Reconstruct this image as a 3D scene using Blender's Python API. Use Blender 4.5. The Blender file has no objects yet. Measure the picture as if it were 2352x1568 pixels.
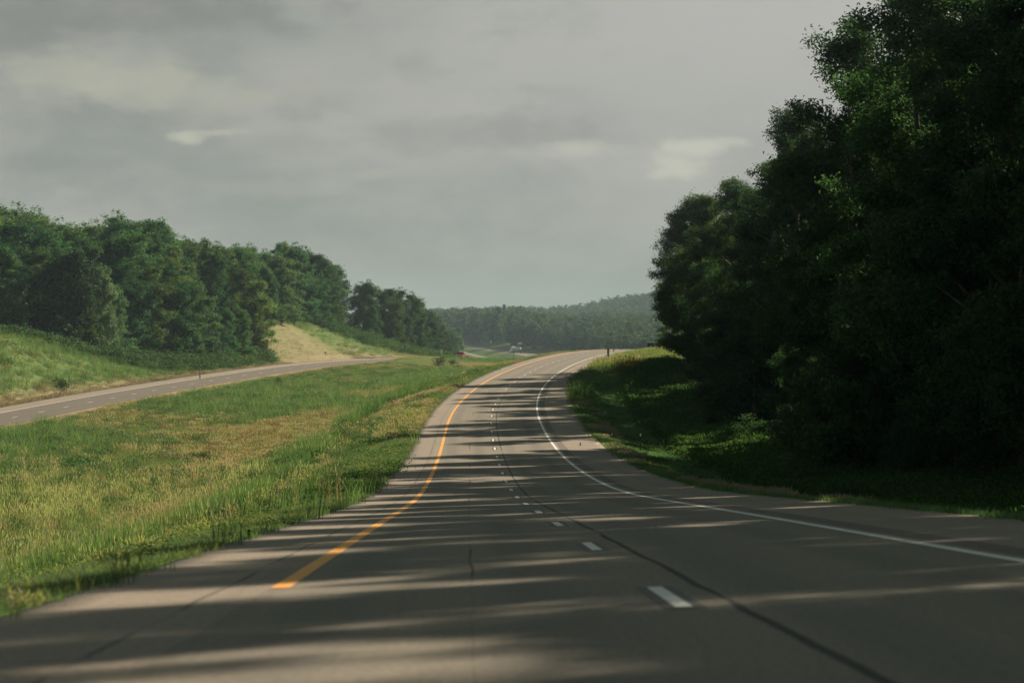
import bpy, bmesh, math, random
import numpy as np
from mathutils import Vector, Matrix, Euler

rng = np.random.default_rng(11)
random.seed(11)
R = math.radians
scene = bpy.context.scene
col = scene.collection
F = 5700.0          # focal length in units of a 2352 wide frame

# ------------------------------------------------------------------ helpers
def link(o, parent=None):
    col.objects.link(o)
    if parent is not None:
        o.parent = parent
    return o

def tag(o, label=None, cat=None, group=None, kind=None):
    if label: o['label'] = label
    if cat: o['category'] = cat
    if group: o['group'] = group
    if kind: o['kind'] = kind
    return o

def empty(name, loc, rz=0.0):
    o = bpy.data.objects.new(name, None)
    o.location = loc
    o.rotation_euler = (0, 0, rz)
    o.empty_display_size = 0.3
    return link(o)

def mesh_np(name, verts, faces, mats=(), smooth=False, matidx=None, fattr=None, uv=None):
    """faces: (M,4) or (M,3) int array"""
    verts = np.asarray(verts, dtype=np.float32); faces = np.asarray(faces, dtype=np.int32)
    me = bpy.data.meshes.new(name)
    n = faces.shape[1]
    me.vertices.add(len(verts)); me.vertices.foreach_set('co', verts.ravel())
    me.loops.add(faces.size); me.loops.foreach_set('vertex_index', faces.ravel())
    me.polygons.add(len(faces))
    me.polygons.foreach_set('loop_start', np.arange(0, faces.size, n, dtype=np.int32))
    if smooth:
        me.polygons.foreach_set('use_smooth', np.ones(len(faces), dtype=bool))
    for m in mats:
        me.materials.append(m)
    if matidx is not None:
        me.polygons.foreach_set('material_index', np.asarray(matidx, dtype=np.int32))
    if fattr:
        for k, v in fattr.items():
            dom = 'FACE' if len(v) == len(faces) else 'POINT'
            a = me.attributes.new(k, 'FLOAT', dom)
            a.data.foreach_set('value', np.asarray(v, dtype=np.float32))
    if uv is not None:
        l = me.uv_layers.new(name='UVMap')
        l.data.foreach_set('uv', np.asarray(uv, dtype=np.float32)[faces.ravel()].ravel())
    me.update(calc_edges=True)
    me.validate()
    return me

def sstep(a, b, x):
    t = np.clip((np.asarray(x, float) - a) / (b - a), 0, 1)
    return t * t * (3 - 2 * t)

def vnoise(x, y, seed=0):
    x = np.asarray(x, float); y = np.asarray(y, float)
    xi = np.floor(x).astype(np.int64); yi = np.floor(y).astype(np.int64)
    fx = x - xi; fy = y - yi
    fx = fx * fx * (3 - 2 * fx); fy = fy * fy * (3 - 2 * fy)
    def h(a, b):
        n = (a * 374761393 + b * 668265263 + seed * 1442695) & 0x7fffffff
        n = ((n ^ (n >> 13)) * 1274126177) & 0x7fffffff
        n = n ^ (n >> 16)
        return (n & 0xffff) / 65535.0
    return (h(xi, yi) * (1 - fx) + h(xi + 1, yi) * fx) * (1 - fy) + (h(xi, yi + 1) * (1 - fx) + h(xi + 1, yi + 1) * fx) * fy

def fnoise(x, y, seed=0, oct=3):
    s = 0; a = 0.5; t = 0
    for i in range(oct):
        s = s + a * vnoise(x, y, seed + i * 17); t += a; a *= 0.5; x = x * 2.03 + 5.1; y = y * 2.03 + 1.7
    return s / t

# ------------------------------------------------------------------ materials
def new_mat(name):
    m = bpy.data.materials.new(name); m.use_nodes = True
    nt = m.node_tree; nt.nodes.clear()
    return m, nt, nt.nodes.new('ShaderNodeOutputMaterial')

def N(nt, typ, **kw):
    n = nt.nodes.new(typ)
    for k, v in kw.items():
        if k == 'inp':
            for kk, vv in v.items():
                n.inputs[kk].default_value = vv
        else:
            setattr(n, k, v)
    return n

def simple(name, colr, rough=0.6, metal=0.0, noise=0.0, nscale=4.0, spec=0.5):
    m, nt, out = new_mat(name)
    b = N(nt, 'ShaderNodeBsdfPrincipled', inp={'Roughness': rough, 'Metallic': metal, 'Specular IOR Level': spec})
    b.inputs['Base Color'].default_value = (*colr, 1)
    if noise > 0:
        tc = N(nt, 'ShaderNodeTexCoord')
        nz = N(nt, 'ShaderNodeTexNoise', inp={'Scale': nscale, 'Detail': 4.0})
        nt.links.new(tc.outputs['Object'], nz.inputs['Vector'])
        mr = N(nt, 'ShaderNodeMapRange', inp={'From Min': 0.25, 'From Max': 0.75, 'To Min': 1 - noise, 'To Max': 1 + noise})
        nt.links.new(nz.outputs['Fac'], mr.inputs['Value'])
        mx = N(nt, 'ShaderNodeVectorMath', operation='SCALE')
        mx.inputs[0].default_value = colr
        nt.links.new(mr.outputs[0], mx.inputs['Scale'])
        nt.links.new(mx.outputs[0], b.inputs['Base Color'])
    nt.links.new(b.outputs[0], out.inputs[0])
    return m

def leaf_mat(name, trans=0.42, fixed=None, tint=(1.0, 1.2, 0.6), gloss=0.014):
    """leaf colour from the object's colour (or fixed), varied leaf by leaf and clump by clump"""
    m, nt, out = new_mat(name)
    L = nt.links.new
    oi = N(nt, 'ShaderNodeObjectInfo')
    at = N(nt, 'ShaderNodeAttribute', attribute_name='v')
    tc = N(nt, 'ShaderNodeTexCoord')
    nz = N(nt, 'ShaderNodeTexNoise', inp={'Scale': 0.55, 'Detail': 2.0})
    L(tc.outputs['Object'], nz.inputs['Vector'])
    a1 = N(nt, 'ShaderNodeMath', operation='MULTIPLY_ADD', inp={1: 0.75, 2: 0.62})
    L(at.outputs['Fac'], a1.inputs[0])
    a2 = N(nt, 'ShaderNodeMath', operation='MULTIPLY_ADD', inp={1: 0.5, 2: 0.75})
    L(nz.outputs['Fac'], a2.inputs[0])
    a3 = N(nt, 'ShaderNodeMath', operation='MULTIPLY')
    L(a1.outputs[0], a3.inputs[0]); L(a2.outputs[0], a3.inputs[1])
    hs = N(nt, 'ShaderNodeHueSaturation')
    if fixed:
        hs.inputs['Color'].default_value = (*fixed, 1)
    else:
        L(oi.outputs['Color'], hs.inputs['Color'])
    h = N(nt, 'ShaderNodeMath', operation='MULTIPLY_ADD', inp={1: 0.05, 2: 0.475})
    L(oi.outputs['Random'], h.inputs[0])
    h2 = N(nt, 'ShaderNodeMath', operation='MULTIPLY_ADD', inp={1: -0.035, 2: 0.0175})
    L(at.outputs['Fac'], h2.inputs[0])
    h3 = N(nt, 'ShaderNodeMath', operation='ADD')
    L(h.outputs[0], h3.inputs[0]); L(h2.outputs[0], h3.inputs[1])
    L(h3.outputs[0], hs.inputs['Hue'])
    L(a3.outputs[0], hs.inputs['Value'])
    df = N(nt, 'ShaderNodeBsdfDiffuse')
    L(hs.outputs[0], df.inputs['Color'])
    tm = N(nt, 'ShaderNodeMix', data_type='RGBA', blend_type='MULTIPLY')
    tm.inputs['Factor'].default_value = 1.0
    L(hs.outputs[0], tm.inputs['A']); tm.inputs['B'].default_value = (*tint, 1)
    tr = N(nt, 'ShaderNodeBsdfTranslucent'); L(tm.outputs['Result'], tr.inputs['Color'])
    mx = N(nt, 'ShaderNodeMixShader', inp={'Fac': trans})
    L(df.outputs[0], mx.inputs[1]); L(tr.outputs[0], mx.inputs[2])
    gl = N(nt, 'ShaderNodeBsdfGlossy', inp={'Roughness': 0.55}); gl.inputs['Color'].default_value = (0.9, 0.95, 1, 1)
    m2 = N(nt, 'ShaderNodeMixShader', inp={'Fac': gloss})
    L(mx.outputs[0], m2.inputs[1]); L(gl.outputs[0], m2.inputs[2])
    L(m2.outputs[0], out.inputs[0])
    return m

M_leaf = leaf_mat('leaf')
M_bark = simple('bark', (0.11, 0.095, 0.075), 0.9, noise=0.4, nscale=3)
M_palebark = simple('pale_bark', (0.33, 0.31, 0.26), 0.85, noise=0.3, nscale=3)

# ------------------------------------------------------------------ the two roads: plan and profile
def integ(knots, x_at, x0):
    d = np.arange(-100, 4601, 1.0)
    k = np.array(knots, float)
    h = np.interp(d, k[:, 0], k[:, 1])
    ker = np.ones(15) / 15
    h = np.convolve(np.pad(h, 7, 'edge'), ker, 'valid')
    h = np.radians(h)
    x = np.concatenate([[0], np.cumsum((np.tan(h[1:]) + np.tan(h[:-1])) / 2)])
    x = x - np.interp(x_at, d, x) + x0
    return d, x, h

H1 = [(-100, -1.05), (170, -0.95), (190, -.55), (202, -.15), (215, .35), (240, 1.25), (265, 1.95), (300, 3.0), (340, 4.25), (373, 5.1),
      (410, 6.0), (500, 7.6), (600, 9.2), (700, 9.5), (760, 9.0), (1260, -9.5), (1450, -13), (1600, -16), (1750, -18), (2000, -18), (2600, -8), (4600, 0)]
RD, RX1, RH1 = integ(H1, 141.5, -0.86)
H2 = [(-100, -1.0), (170, -.9), (230, 1.2), (285, 3.1), (310, 4.0), (346, 5.1), (383, 6.0), (431, 7.0), (492, 7.8), (516, 8.2), (600, 9.2), (700, 9.4), (760, 8.5), (1260, -9.5),
      (1450, -13), (1600, -16), (1750, -18), (2000, -18), (2600, -8), (4600, 0)]
_, RX2, RH2 = integ(H2, 383, -49.2)
Z1k = np.array([(-100, 3.7), (0, -1.03), (19.6, -1.96), (43.97, -3.11), (68.3, -4.28), (80.5, -4.84), (92.7, -5.29), (104.9, -5.63), (117.1, -5.89), (129.3, -6.07),
    (141.5, -6.19), (153.7, -6.22), (165.9, -6.14), (178.1, -5.97), (190.3, -5.74), (214.7, -5.3), (239, -4.84), (263.5, -4.35), (287.8, -3.86), (312.2, -3.36), (336.5, -2.88),
    (360.9, -2.35), (385.2, -1.89), (409.4, -1.43), (430, -1.1), (455, -.75), (485, -.47), (520, -.28), (560, -.2), (600, -.4), (650, -1.1), (700, -2.3), (800, -6), (950, -11),
    (1150, -13), (1350, -9.0), (1450, -5.5), (1520, -3.2), (1600, -0.5), (1700, 3.2), (1800, 6), (2000, 8), (4600, 8)])
Z2k = np.array([(-100, -1), (0, -6.5), (60, -8.8), (120, -10.0), (180, -9.9), (240, -8.95), (285, -7.92), (310, -7.3), (346, -6.37), (383, -5.45), (419, -4.55), (443, -3.97),
    (467, -3.45), (492, -3.05), (516, -2.78), (550, -2.5), (590, -2.45), (640, -2.85), (700, -4.2), (800, -7.5), (1000, -12), (1200, -11.5), (1330, -7), (1390, -4.4), (1460, -1.2), (1550, 1.4), (1700, 4.5), (2000, 8), (4600, 8)])
def prof(k):
    z = np.interp(RD, k[:, 0], k[:, 1]); ker = np.hanning(17); ker /= ker.sum()
    return np.convolve(np.pad(z, 8, 'edge'), ker, 'valid')
RZ1 = prof(Z1k); RZ2 = prof(Z2k)
# the padded ends are flat; restore the start grade
RZ1[:10] = np.interp(RD[:10], Z1k[:, 0], Z1k[:, 1]); RZ2[:10] = np.interp(RD[:10], Z2k[:, 0], Z2k[:, 1])
def E1(d): return -0.028 + 0.028 * sstep(60, 150, d) + 0.004 * sstep(200, 320, d) - 0.02 * sstep(650, 900, d)
def E2(d): return 0.012 + 0.022 * sstep(180, 290, d) - 0.05 * sstep(650, 900, d)
L1, R1 = -5.25, 6.95     # pavement edges of the near road (right positive)
L2, R2 = -6.8, 5.2       # pavement edges of the far road

def locate(x, y, RX, RH):
    d = np.array(y, float)
    for _ in range(4):
        X = np.interp(d, RD, RX); h = np.interp(d, RD, RH)
        d = d + ((x - X) * np.sin(h) + (y - d) * np.cos(h)) * 0.9
    X = np.interp(d, RD, RX); h = np.interp(d, RD, RH)
    t = (x - X) * np.cos(h) - (y - d) * np.sin(h)
    return d, t

def onroad(RX, RH, d, t):
    X = np.interp(d, RD, RX); h = np.interp(d, RD, RH)
    return X + t * np.cos(h), d - t * np.sin(h)

HL = np.array([(-100, 6), (200, 8), (320, 9.5), (350, 8.6), (375, 6.6), (395, 4.2), (415, 2.8), (440, 2.6), (470, 4.2), (500, 6.6), (530, 8.2), (570, 8.0), (610, 5.8), (650, 3.0), (700, 1.5), (1300, 3), (4600, 3)])
tR = [6.95, 8, 10, 14, 18, 30, 60, 400]
pRn = [0, -.2, -.75, -1.5, -1.3, 1.2, 5, 20]
pRm = [0, 0, .1, .75, 1.2, 2.0, 3, 12]
pRf = [0, -.1, -.5, -.8, 0, 1.5, 2.5, 6]

def zg(x, y, bump=True):
    x = np.asarray(x, float); y = np.asarray(y, float)
    d1, t1 = locate(x, y, RX1, RH1); d2, t2 = locate(x, y, RX2, RH2)
    z1 = np.interp(d1, RD, RZ1); z2 = np.interp(d2, RD, RZ2)
    e1 = E1(d1); e2 = E2(d2)
    # right of the near road
    a = np.interp(t1, tR, pRn); b = np.interp(t1, tR, pRm); c = np.interp(t1, tR, pRf)
    w1 = sstep(255, 340, d1); w2 = sstep(600, 800, d1)
    zr = z1 - e1 * np.clip(t1, L1, R1) + (a * (1 - w1) + b * w1) * (1 - w2) + c * w2
    # left of the far road
    hl = np.interp(d2, HL[:, 0], HL[:, 1])
    o = -t2
    zl = z2 + e2 * 6.8 + hl * sstep(6.8, 25, o) + 0.045 * np.clip(o - 25, 0, 400) - 0.25 * np.exp(-((o - 8.3) / 1.2) ** 2)
    # the median
    q1 = np.clip(L1 - t1, 0, None); q2 = np.clip(t2 - R2, 0, None)
    w = q1 / np.maximum(q1 + q2, 1e-3)
    za = z1 - e1 * L1; zb = z2 - e2 * R2
    zbot = np.minimum(za - 2.7, zb - 0.7)
    wb = 0.34
    k = np.where(w < wb, w / wb, (1 - w) / (1 - wb))
    k = sstep(0, 1, k) * 0.55 + 0.45 * np.clip(k, 0, 1)
    zm = np.where(w < wb, za + (zbot - za) * k, zb + (zbot - zb) * k)
    zroad1 = z1 - e1 * t1; zroad2 = z2 - e2 * t2
    z = np.where(t1 > R1, zr, np.where(t1 >= L1, zroad1 - 0.06, np.where(t2 > R2, zm, np.where(t2 >= L2, zroad2 - 0.06, zl))))
    off = np.maximum(0, np.minimum(np.where(t1 > 0, t1 - R1, L1 - t1), np.where(t2 > 0, t2 - R2, L2 - t2)))
    if bump:
        am = sstep(0.3, 3.5, off)
        z = z + am * (0.22 * (fnoise(x * .18, y * .18, 3) - .5) + 0.35 * (fnoise(x * .05, y * .05, 9) - .5))
    z = z + np.where(t2 > R2, 1.3 * np.exp(-((d2 - 528) / 36) ** 2) * np.exp(-((t2 - 11) / 3.6) ** 2), 0)
    far = sstep(2300, 2950, y)
    z = z + far * (14 + 19 * sstep(40, 190, x) + 6 * (fnoise(x * .004, y * .004, 5) - .5))
    far2 = sstep(1350, 1700, y) * sstep(30, 120, off)
    z = z + far2 * 2
    return z

def zg1(x, y): return float(zg(np.array([x]), np.array([y]))[0])

# ------------------------------------------------------------------ ground fields
def fields(x, y):
    d1, t1 = locate(x, y, RX1, RH1); d2, t2 = locate(x, y, RX2, RH2)
    n1 = fnoise(x * .11 + 3, y * .045, 21, 4); n2 = fnoise(x * .035, y * .016, 31, 3); n3 = fnoise(x * .5, y * .2, 41, 2)
    dry = sstep(.50, .66, n1 * .55 + n2 * .45)
    med = (t1 < L1) & (t2 > R2)
    near_l = np.exp(-((L1 - t1) / 1.0) ** 2) * (t1 < L1)
    # straw in the swale further along
    A = np.exp(-((d1 - 262) / 38) ** 2) * np.exp(-((t1 + 21) / 7.5) ** 2)
    B = np.exp(-((d1 - 372) / 75) ** 2) * np.exp(-((t1 + 18) / 8) ** 2) * .75
    C = np.exp(-((d1 - 470) / 55) ** 2) * np.exp(-((t1 + 9) / 6) ** 2) * .8
    A = np.clip(A * (.55 + 1.3 * n1) * 1.3, 0, 1)
    C2 = np.exp(-((d1 - 126) / 7) ** 2) * np.exp(-((t1 + 17.5) / 2.8) ** 2) * .5
    G = np.exp(-((d1 - 120) / 85) ** 2) * sstep(6, 12, -t1)            # lush green slope
    dry = np.where(med, np.clip(dry * (1 - .95 * G) * .46 + A + B * (.3 + n1) + C + C2 + near_l * (-.02 + .3 * n1), 0, 1), dry)
    left = t2 < L2
    o = -t2
    strip = np.exp(-((o - 8.6) / 1.5) ** 2)
    mow = sstep(488, 496, d2 + o * .2) * (1 - sstep(543, 558, d2)) * (1 - sstep(24, 30, o))
    bank = (1 - sstep(360, 400, d2)) * .55
    bank2 = sstep(543, 558, d2) * (.62 - .3 * sstep(11, 18, o))
    dry = np.where(med, sstep(.28, .72, dry), dry)
    dry = np.where(left, np.clip(strip * .9 + mow * (.6 + .4 * n3) + bank * (.05 + .9 * n1) + bank2 * (.2 + 1.1 * n1) - .1, 0, 1), dry)
    right = t1 > R1
    edge = np.exp(-((t1 - R1 - .9) / .8) ** 2) * (1 - sstep(160, 230, d1))
    dry = np.where(right, np.clip(edge * .15 + sstep(320, 360, d1) * (.25 + .6 * n1) - .1, 0, 1), dry)
    return d1, t1, d2, t2, dry, n1, n2, n3, mow

# ------------------------------------------------------------------ ground sheet
def build_ground():
    ds = np.concatenate([np.arange(-80, 20, 4), np.arange(20, 300, 2), np.arange(300, 700, 4), np.arange(700, 2000, 16), np.arange(2000, 4440, 60), [4440]]).astype(float)
    offR = np.array([6.95, 7.25, 7.7, 8.3, 9, 10, 11.2, 12.6, 14, 16, 18, 21, 25, 30, 38, 50, 70, 110, 200, 380])
    offL = np.array([6.8, 7.2, 7.7, 8.3, 9, 10, 11.5, 13, 15, 17, 19, 21, 23, 25, 28, 32, 40, 52, 70, 110, 200, 380])
    ww = np.concatenate([[0, .006, .016, .03], np.linspace(.05, .96, 40), [.98, .992, 1]])
    rows = []
    for d in ds:
        D = np.array([d])
        x, y = onroad(RX2, RH2, D, -380.0)
        pts = [(-1190.0, d)] + [(-1190 + (x[0] + 1190) * q, d + (y[0] - d) * q) for q in (.3, .55, .72, .85, .93)]
        for o in offL[::-1]:
            x, y = onroad(RX2, RH2, D, -o); pts.append((x[0], y[0]))
        for t in (-2, 2):
            x, y = onroad(RX2, RH2, D, t); pts.append((x[0], y[0]))
        x2, y2 = onroad(RX2, RH2, D, R2); x1, y1 = onroad(RX1, RH1, D, L1)
        for w in ww[::-1]:
            pts.append((x1[0] * (1 - w) + x2[0] * w, y1[0] * (1 - w) + y2[0] * w))
        for t in (-2, 2):
            x, y = onroad(RX1, RH1, D, t); pts.append((x[0], y[0]))
        for o in offR:
            x, y = onroad(RX1, RH1, D, o); pts.append((x[0], y[0]))
        xl, yl = pts[-1]
        for q in (.06, .13, .22, .33, .46, .7): pts.append((xl + (1190 - xl) * q, yl + (d - yl) * q))
        pts.append((1190.0, d))
        rows.append(pts)
    P = np.array(rows); nr, nc = P.shape[:2]
    x = P[..., 0].ravel(); y = P[..., 1].ravel()
    z = zg(x, y)
    dry = fields(x, y)[4]; mow = fields(x, y)[8]
    i = np.arange(nr - 1)[:, None] * nc + np.arange(nc - 1)[None, :]
    f = np.stack([i, i + 1, i + nc + 1, i + nc], -1).reshape(-1, 4)
    m, nt, out = new_mat('turf'); L = nt.links.new
    geo = N(nt, 'ShaderNodeNewGeometry')
    a = N(nt, 'ShaderNodeAttribute', attribute_name='dry')
    nz = N(nt, 'ShaderNodeTexNoise', inp={'Scale': 0.9, 'Detail': 6.0, 'Roughness': .65}); L(geo.outputs['Position'], nz.inputs['Vector'])
    nz2 = N(nt, 'ShaderNodeTexNoise', inp={'Scale': 0.12, 'Detail': 3.0}); L(geo.outputs['Position'], nz2.inputs['Vector'])
    ad = N(nt, 'ShaderNodeMath', operation='MULTIPLY_ADD', inp={1: .7, 2: -.35}); L(nz.outputs['Fac'], ad.inputs[0])
    sm = N(nt, 'ShaderNodeMath', operation='ADD', use_clamp=True); L(a.outputs['Fac'], sm.inputs[0]); L(ad.outputs[0], sm.inputs[1])
    g = N(nt, 'ShaderNodeMix', data_type='RGBA'); g.inputs['A'].default_value = (.065, .13, .043, 1); g.inputs['B'].default_value = (.115, .175, .055, 1)
    L(nz2.outputs['Fac'], g.inputs['Factor'])
    mx = N(nt, 'ShaderNodeMix', data_type='RGBA'); L(sm.outputs[0], mx.inputs['Factor']); L(g.outputs['Result'], mx.inputs['A']); mx.inputs['B'].default_value = (.27, .232, .145, 1)
    bm = N(nt, 'ShaderNodeBump', inp={'Strength': .6, 'Distance': .15}); L(nz.outputs['Fac'], bm.inputs['Height'])
    b = N(nt, 'ShaderNodeBsdfDiffuse'); L(mx.outputs['Result'], b.inputs['Color']); L(bm.outputs[0], b.inputs['Normal'])
    L(b.outputs[0], out.inputs[0])
    me = mesh_np('ground', np.stack([x, y, z], -1), f, [m], smooth=True, fattr={'dry': dry})
    o = link(bpy.data.objects.new('ground', me)); tag(o, 'rolling grass verge, median and hillside round the two roads', kind='structure')

def strip(RX, RH, RZ, E, d0, d1, step, ts, lift, skirt=0.0):
    ds = np.arange(d0, d1 + .01, step)
    ts = np.asarray(ts, float)
    D, T = np.meshgrid(ds, ts, indexing='ij')
    X = np.interp(D, RD, RX) + T * np.cos(np.interp(D, RD, RH)); Y = D - T * np.sin(np.interp(D, RD, RH))
    Z = np.interp(D, RD, RZ) - E(D) * T + lift
    if skirt:
        Z[:, 0] -= skirt; Z[:, -1] -= skirt
    nr, nc = D.shape
    i = np.arange(nr - 1)[:, None] * nc + np.arange(nc - 1)[None, :]
    f = np.stack([i, i + 1, i + nc + 1, i + nc], -1).reshape(-1, 4)
    return np.stack([X, Y, Z], -1).reshape(-1, 3), f, np.stack([T, D], -1).reshape(-1, 2)

def road_mat(name, lt, lw, rw, rt, dark=1.0):
    """lt..rt pavement, lanes between lw and rw; u = metres across, v = metres along"""
    m, nt, out = new_mat(name); L = nt.links.new
    uv = N(nt, 'ShaderNodeUVMap', uv_map='UVMap'); sp = N(nt, 'ShaderNodeSeparateXYZ'); L(uv.outputs[0], sp.inputs[0])
    def noise(sx, sy, detail=4, rough=.55):
        mp = N(nt, 'ShaderNodeMapping'); mp.inputs['Scale'].default_value = (sx, sy, 1); L(uv.outputs[0], mp.inputs['Vector'])
        n = N(nt, 'ShaderNodeTexNoise', inp={'Scale': 1.0, 'Detail': detail, 'Roughness': rough}); L(mp.outputs[0], n.inputs['Vector'])
        return n.outputs['Fac']
    def math_(op, a, b, clamp=False):
        n = N(nt, 'ShaderNodeMath', operation=op, use_clamp=clamp)
        for i, v in enumerate((a, b)):
            if isinstance(v, (int, float)): n.inputs[i].default_value = v
            else: L(v, n.inputs[i])
        return n.outputs[0]
    def rng_(v, a, b, c=0.0, d=1.0):
        n = N(nt, 'ShaderNodeMapRange', interpolation_type='SMOOTHSTEP', inp={'From Min': a, 'From Max': b, 'To Min': c, 'To Max': d}); L(v, n.inputs['Value'])
        return n.outputs[0]
    def mixc(f, a, b):
        n = N(nt, 'ShaderNodeMix', data_type='RGBA')
        L(f, n.inputs['Factor'])
        for s, v in (('A', a), ('B', b)):
            if isinstance(v, tuple): n.inputs[s].default_value = (*v, 1)
            else: L(v, n.inputs[s])
        return n.outputs['Result']
    u = sp.outputs['X']; v = sp.outputs['Y']
    blot = noise(.5, .09); fine = noise(18, 7, 5, .7); streak = noise(2.2, .012, 3)
    lane = mixc(blot, (.152 * dark, .137 * dark, .108 * dark), (.212 * dark, .189 * dark, .149 * dark))
    shou = mixc(blot, (.205, .175, .140), (.265, .225, .178))
    wob = math_('MULTIPLY', math_('SUBTRACT', noise(0.0, .22, 3), .5), .15)
    wob2 = math_('MULTIPLY', math_('SUBTRACT', noise(0.0, 2.2, 4, .7), .5), .05)
    uu = math_('ADD', math_('ADD', u, wob), wob2)
    inl = math_('MULTIPLY', rng_(u, lw - .02, lw + .02), rng_(u, rw - .02, rw + .02, 1, 0))
    c = mixc(inl, shou, lane)
    # wheel tracks and long streaks
    tr = math_('ABSOLUTE', math_('SUBTRACT', math_('ABSOLUTE', math_('SUBTRACT', math_('ABSOLUTE', u, 0), 1.83), 0), .85), 0)
    trk = math_('MULTIPLY', rng_(tr, .1, .55, .42, 0), inl)
    c = mixc(trk, c, (.105, .098, .088))
    c = mixc(math_('MULTIPLY', rng_(streak, .45, .8), .35), c, (.11, .10, .085))
    # sealed centre joint
    j1 = math_('ABSOLUTE', math_('SUBTRACT', uu, .40), 0)
    jw = math_('MULTIPLY', rng_(noise(0, .11, 3),   .36, .5, .008, .042), 1)
    jm = math_('SUBTRACT', jw, j1)
    c = mixc(rng_(jm, -.012, .012), c, (.032, .032, .031))
    # wandering crack in the passing lane
    j2 = math_('ABSOLUTE', math_('SUBTRACT', uu, -1.55), 0)
    jm2 = math_('SUBTRACT', math_('MULTIPLY', rng_(noise(0, .06, 2), .52, .62, 0.0, .03), 1), j2)
    c = mixc(rng_(jm2, -.01, .01), c, (.045, .045, .042))
    if rt > 6:   # darker sealed strip just outside the white line
        st = math_('MULTIPLY', rng_(u, 4.02, 4.06), rng_(u, 4.48, 4.54, 1, 0))
        c = mixc(math_('MULTIPLY', st, .62), c, (.065, .065, .06))
    # cross joints on the shoulders
    fr = math_('FRACT', math_('DIVIDE', math_('ADD', v, math_('MULTIPLY', noise(.6, .02, 2), .8)), 6.1), 0)
    jn = math_('MULTIPLY', rng_(math_('ABSOLUTE', math_('SUBTRACT', fr, .5), 0), .002, .006, 1, 0), math_('SUBTRACT', 1.0, inl))
    c = mixc(math_('MULTIPLY', jn, .7), c, (.05, .048, .044))
    # edge joint of the inner shoulder
    je = math_('ABSOLUTE', math_('SUBTRACT', uu, lw - .45), 0)
    c = mixc(math_('MULTIPLY', rng_(je, .015, .04, 1, 0), rng_(noise(0, .3, 3), .4, .55, .2, .8)), c, (.06, .06, .055))
    sc = N(nt, 'ShaderNodeVectorMath', operation='SCALE'); L(c, sc.inputs[0]); L(math_('MULTIPLY', rng_(fine, .25, .75, .74, 1.26), rng_(noise(55, 30, 3, .8), .3, .7, .8, 1.2)), sc.inputs['Scale'])
    bp = N(nt, 'ShaderNodeBump', inp={'Strength': .35, 'Distance': .01}); L(fine, bp.inputs['Height'])
    b = N(nt, 'ShaderNodeBsdfPrincipled', inp={'Roughness': .82, 'Specular IOR Level': .25}); L(sc.outputs[0], b.inputs['Base Color']); L(bp.outputs[0], b.inputs['Normal'])
    L(b.outputs[0], out.inputs[0])
    return m

def paint(name, colr, wear=.35):
    m, nt, out = new_mat(name); L = nt.links.new
    geo = N(nt, 'ShaderNodeNewGeometry')
    nz = N(nt, 'ShaderNodeTexNoise', inp={'Scale': 6.0, 'Detail': 6.0, 'Roughness': .7}); L(geo.outputs['Position'], nz.inputs['Vector'])
    mr = N(nt, 'ShaderNodeMapRange', inp={'From Min': .35, 'From Max': .7, 'To Min': 1.05, 'To Max': 1 - wear}); L(nz.outputs['Fac'], mr.inputs['Value'])
    sc = N(nt, 'ShaderNodeVectorMath', operation='SCALE'); sc.inputs[0].default_value = colr; L(mr.outputs[0], sc.inputs['Scale'])
    b = N(nt, 'ShaderNodeBsdfPrincipled', inp={'Roughness': .65}); L(sc.outputs[0], b.inputs['Base Color']); L(b.outputs[0], out.inputs[0])
    return m

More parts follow.
